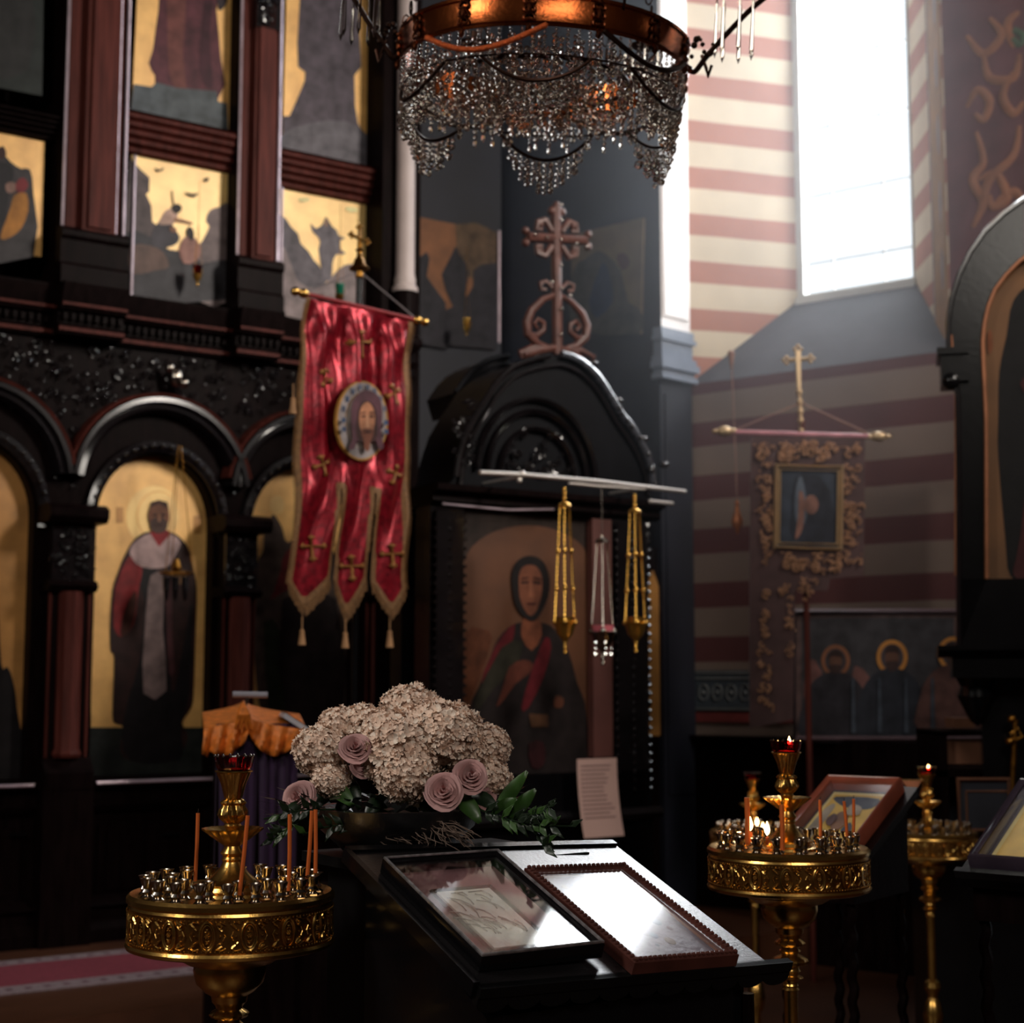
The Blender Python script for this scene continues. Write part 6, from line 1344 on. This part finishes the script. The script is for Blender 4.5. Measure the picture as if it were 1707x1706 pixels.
# ------------------------------------------------------------ chandelier
def chandelier():
    Yc = 4.4; k = Yc/FPX; c = at(905, 122, Yc)
    root = thing('chandelier', 'large copper-banded crown chandelier dripping with crystal beads above the nave', 'chandelier', (c.x, Yc, c.z), (math.radians(4.8), math.radians(2.8), 0))
    R = 248*k; rr = random.Random(12)
    m = MB(); H = .085
    m.lathe([(R-.006, 0), (R+.004, -.004), (R+.006, .003), (R, .008), (R-.002, .012), (R+.001, H-.012), (R+.006, H-.008), (R+.007, H), (R-.004, H+.004), (R-.01, H), (R-.01, 0), (R-.006, 0)], 96, caps=False)
    band = m.build('copper_band', M['copper'], root)
    cop = mat('dark_copper_ornament', srgb(98, 52, 32), .35, 1, .3, 30)
    for i in range(14):
        a = 2*PI*i/14+.12; m = MB()
        def w(u, v, h=.004): an = a+u/R; return ((R+h)*math.cos(an), (R+h)*math.sin(an), v)
        for s in (-1, 1):
            for t0 in (0, 1, 2): m.tube([w(s*(.003+.013*math.sin(t*.5)), .01+t0*.022+.018*math.cos(t*.6)*.5+.01, .005) for t in range(8)], .0035, 5)
        m.ball(w(0, .04, .006), .009, 1, 0, (1, 1, 2.2)); m.ball(w(0, -.012, .006), .01, 1, 0, (1, 1, 1.6)); m.ball(w(0, .075, .006), .009, 1); m.build('band_ornament', cop, band)
    # lower ring, inner ring and dish
    drk = mat('dark_bronze', srgb(58, 38, 30), .35, .9, .3, 20)
    zl = -.075; R2 = R*.97
    def ring(rad, z, r, mt, nm, sz=1): m = MB(); m.tube([(rad*math.cos(a), rad*math.sin(a), z) for a in [2*PI*i/72 for i in range(72)]], r, 8, True); return m.build(nm, mt, root)
    ring(R2, zl, .0028, drk, 'lower_ring'); ring(R*.6, -.03, .007, drk, 'inner_ring')
    m = MB(); m.lathe([(.001, -.075), (.07, -.072), (.11, -.06), (.115, -.05), (.08, -.045), (.001, -.045)], 40, caps=False); m.build('dish', drk, root)
    def string(m, x, y, z, n, r=.0072, drop=True, tap=0):
        for j in range(n):
            q = r*rr.uniform(.75, 1.15)*(1.35 if j % 3 == 2 else 1); z -= q*1.02; m.ball((x+rr.uniform(-.001, .001), y, z), q, 1, 0, (1, 1, 1)); z -= q*1.02
        if drop: z -= .012; m.ball((x, y, z), .0075, 1, 0, (1, 1, 1.9))
        return m
    def bs(x, y, z, n, r=.0065, drop=True): string(MB(), x, y, z, n, r, drop).build('bead_string', CR, root, smooth=0, fix=False)
    CR = M['crystal']
    # swags: scalloped bead curtains hung from the lower ring
    bars = MB(); stuff = MB(); cnt = 0
    for i in range(6):
        ac = math.radians(-93+60*i); front = i in (0, 1, 5)
        pts = []
        for t in range(17):
            u = t/16*2-1; a = ac+u*math.radians(21.5); dep = 1-u*u; pts.append(((R2+.012*dep)*math.cos(a), (R2+.012*dep)*math.sin(a), zl-.075*dep))
        mb = MB().tube(pts, .0055, 8); mb.build('swag_bar', drk, root)
        for t in range(15):
            u = (t+.5)/15*2-1; a = ac+u*math.radians(20); dep = 1-u*u; x, y, z = (R2+.012*dep)*math.cos(a), (R2+.012*dep)*math.sin(a), zl-.075*dep-.006
            n = int(2+4.2*dep**.8)
            if front and cnt < 62: bs(x, y, z, n, .0082, False); cnt += 1
            else: string(stuff, x, y, z, n, .0082, False)
            if t % 2 == 0: string(stuff, x*.985, y*.985, z-.004, max(1, n-1), .0105, False)
    # pendants round the copper band and the lower ring
    for i in range(84):
        a = 2*PI*i/84
        if math.sin(a) < -.2 and i % 2 == 0 and cnt < 96: bs(R*.985*math.cos(a), R*.985*math.sin(a), -.002, 4, .0055, True); cnt += 1
        else: string(stuff, R*.985*math.cos(a), R*.985*math.sin(a), -.002, 5 if i % 2 else 3, .0055)
        if i % 2 == 0: string(stuff, R2*math.cos(a), R2*math.sin(a), zl-.006, rr.choice((1, 2, 2)), .0075)
        string(stuff, R2*.95*math.cos(a+.03), R2*.95*math.sin(a+.03), zl+.03, 3, .0085, i % 3 == 0)
    for rad, z, n, ln in ((R*.6, -.035, 36, 3), (R*.6, .03, 26, 2), (R*.42, -.01, 24, 4), (R*.8, .01, 36, 3), (R*.3, -.05, 20, 3), (.11, -.06, 14, 2), (R*.7, -.06, 34, 2)):
        for i in range(n): a = 2*PI*i/n+rad*7; string(stuff, rad*math.cos(a), rad*math.sin(a), z, ln, .0088)
    for i in range(10):   # glass rosettes
        a = 2*PI*i/10; 
        for j in range(6): stuff.ball(((R*.45+.02*math.cos(j))*math.cos(a), (R*.45+.02*math.cos(j))*math.sin(a), -.09+.02*math.sin(j)), .012, 1)
    o = stuff.build('bead_curtain', CR, root, smooth=0, fix=False); o['kind'] = 'stuff'; o['label'] = 'massed small crystal beads and drops'
    # copper rope swags inside
    rope = mat('copper_rope', srgb(210, 100, 50), .4, .6, .3, 200, .6, 300)
    for a0, a1, mt, sag in ((221, 270, rope, .06), (292, 338, drk, .06), (20, 80, drk, .07), (100, 160, drk, .07)):
        pts = []
        for t in range(21):
            u = t/20; a = math.radians(a0+(a1-a0)*u); rad = R*1.02; pts.append((rad*math.cos(a), rad*math.sin(a), -.004-sag*math.sin(PI*u)))
        m = MB(); m.tube(pts, .0075, 8)
        for j, p in enumerate(spline(pts, 3, False)):
            m.ball(p, .0088, 1)
        m.build('rope_swag', mt, root)
    # arms with long prisms, chains
    for ang, L in ((-174, .2), (-6, .22), (-120, .0), (54, .2), (114, .2)):
        if not L: continue
        a = math.radians(ang); d = Vector((math.cos(a), math.sin(a), 0)); e = Vector((-d.y, d.x, 0)); m = MB(); z0 = .185
        pts = [d*(R-.005)+Vector((0, 0, .03)), d*(R+.02)+Vector((0, 0, .01)), d*(R+.05)+Vector((0, 0, .05)), d*(R+.09)+Vector((0, 0, .1)), d*(R+L*.75)+Vector((0, 0, z0)), d*(R+L)+Vector((0, 0, z0+.05))]
        m.tube(spline([tuple(p) for p in pts], 5, False), .008, 8)
        for t in range(12): p = d*(R+.005+t*.006)+Vector((0, 0, .02+.055*math.sin(t*.5)+.01*t)); m.ball(p+e*rr.uniform(-.01, .01), rr.uniform(.006, .012), 1)
        m.tube([d*(R+.04)+Vector((0, 0, .06)), d*(R+.055)+Vector((0, 0, .02)), d*(R+.06)+Vector((0, 0, -.005)), d*(R+.07)+Vector((0, 0, .03))], .005, 6)
        m.lathe([(.01, z0+.05), (.05, z0+.055), (.055, z0+.062), (.01, z0+.062), (.012, z0+.1)], 20, (d*(R+L*.72)).to_tuple(), caps=False); m.build('arm', drk, root)
        cc = d*(R+L*.6)
        for t in range(7):
            an = 2*PI*t/7+.3; p = cc+Vector((.055*math.cos(an), .055*math.sin(an), z0+.05)); h = .165
            m = MB(); m.tube([p, p-Vector((0, 0, .01))], .001, 4); m.ball(p-Vector((0, 0, .012)), .004, 1)
            m.lathe([(.0005, -.016), (.0045, -.02), (.0035, -.05), (.0062, -h), (.0005, -h-.018)], 6, p, caps=False); m.build('prism_drop', CR, root, smooth=0)
    for ang in (-60, 30, 60, 120, 180, 240):
        a = math.radians(ang); m = MB(); n = 26
        for i in range(n):
            t = i/n; p = Vector((R*(1-t*.75)*math.cos(a), R*(1-t*.75)*math.sin(a), .09+t*1.1)); q = .011
            m.tube([p+Vector((q*math.cos(s)*(1 if i % 2 else .2), q*math.cos(s)*(.2 if i % 2 else 1), .021*math.sin(s))) for s in [2*PI*j/8 for j in range(8)]], .0028, 4, True)
        m.build('support_chain', drk, band)
    m = MB(); m.lathe([(.02, 1.15), (.12, 1.17), (.12, 1.2), (.02, 1.24)], 24, caps=False); m.tube([(0, 0, 1.15), (0, 0, 8.38-c.z)], .01, 8); m.build('hanging_rod', drk, root)
chandelier()

# ------------------------------------------------------------ haze: incense smoke filling the apse
m = MB(); m.box(-1.6, 4.0, 5.2, 10.6, .3, 8.3)
hz = m.build('incense_haze', [], frame=WF, smooth=0)
hm = bpy.data.materials.new('incense_haze'); hm.use_nodes = True; nt = hm.node_tree; nt.nodes.remove(nt.nodes['Principled BSDF'])
vs_ = nt.nodes.new('ShaderNodeVolumeScatter');  vs_.inputs['Anisotropy'].default_value = .45; vs_.inputs['Color'].default_value = (.86, .92, 1, 1)

def nd(t, **k):
    n = nt.nodes.new(t)
    for a, b in k.items(): setattr(n, a, b)
    return n
geo = nd('ShaderNodeNewGeometry')
# smoke is thickest before the window and thins out away from it
def soft(center, radii):
    mp = nd('ShaderNodeMapping', vector_type='POINT'); mp.inputs['Scale'].default_value = tuple(1/r for r in radii); mp.inputs['Location'].default_value = tuple(-c/r for c, r in zip(center, radii))
    nt.links.new(geo.outputs['Position'], mp.inputs['Vector']); ln = nd('ShaderNodeVectorMath', operation='LENGTH'); nt.links.new(mp.outputs[0], ln.inputs[0])
    mr = nd('ShaderNodeMapRange', interpolation_type='SMOOTHERSTEP'); mr.inputs['From Min'].default_value = 1; mr.inputs['From Max'].default_value = .05; nt.links.new(ln.outputs['Value'], mr.inputs['Value']); return mr.outputs[0]
a_ = soft((1.9, 8.5, 4.3), (2.6, 2.8, 3.4))
ml = nd('ShaderNodeMath', operation='MULTIPLY'); ml.inputs[1].default_value = .06; nt.links.new(a_, ml.inputs[0]); nt.links.new(ml.outputs[0], vs_.inputs['Density'])
nt.links.new(vs_.outputs[0], nt.nodes['Material Output'].inputs['Volume']); hz.data.materials.clear(); hz.data.materials.append(hm)
tag(hz, 'thin bluish haze of incense smoke in the window light', 'haze', kind='stuff')
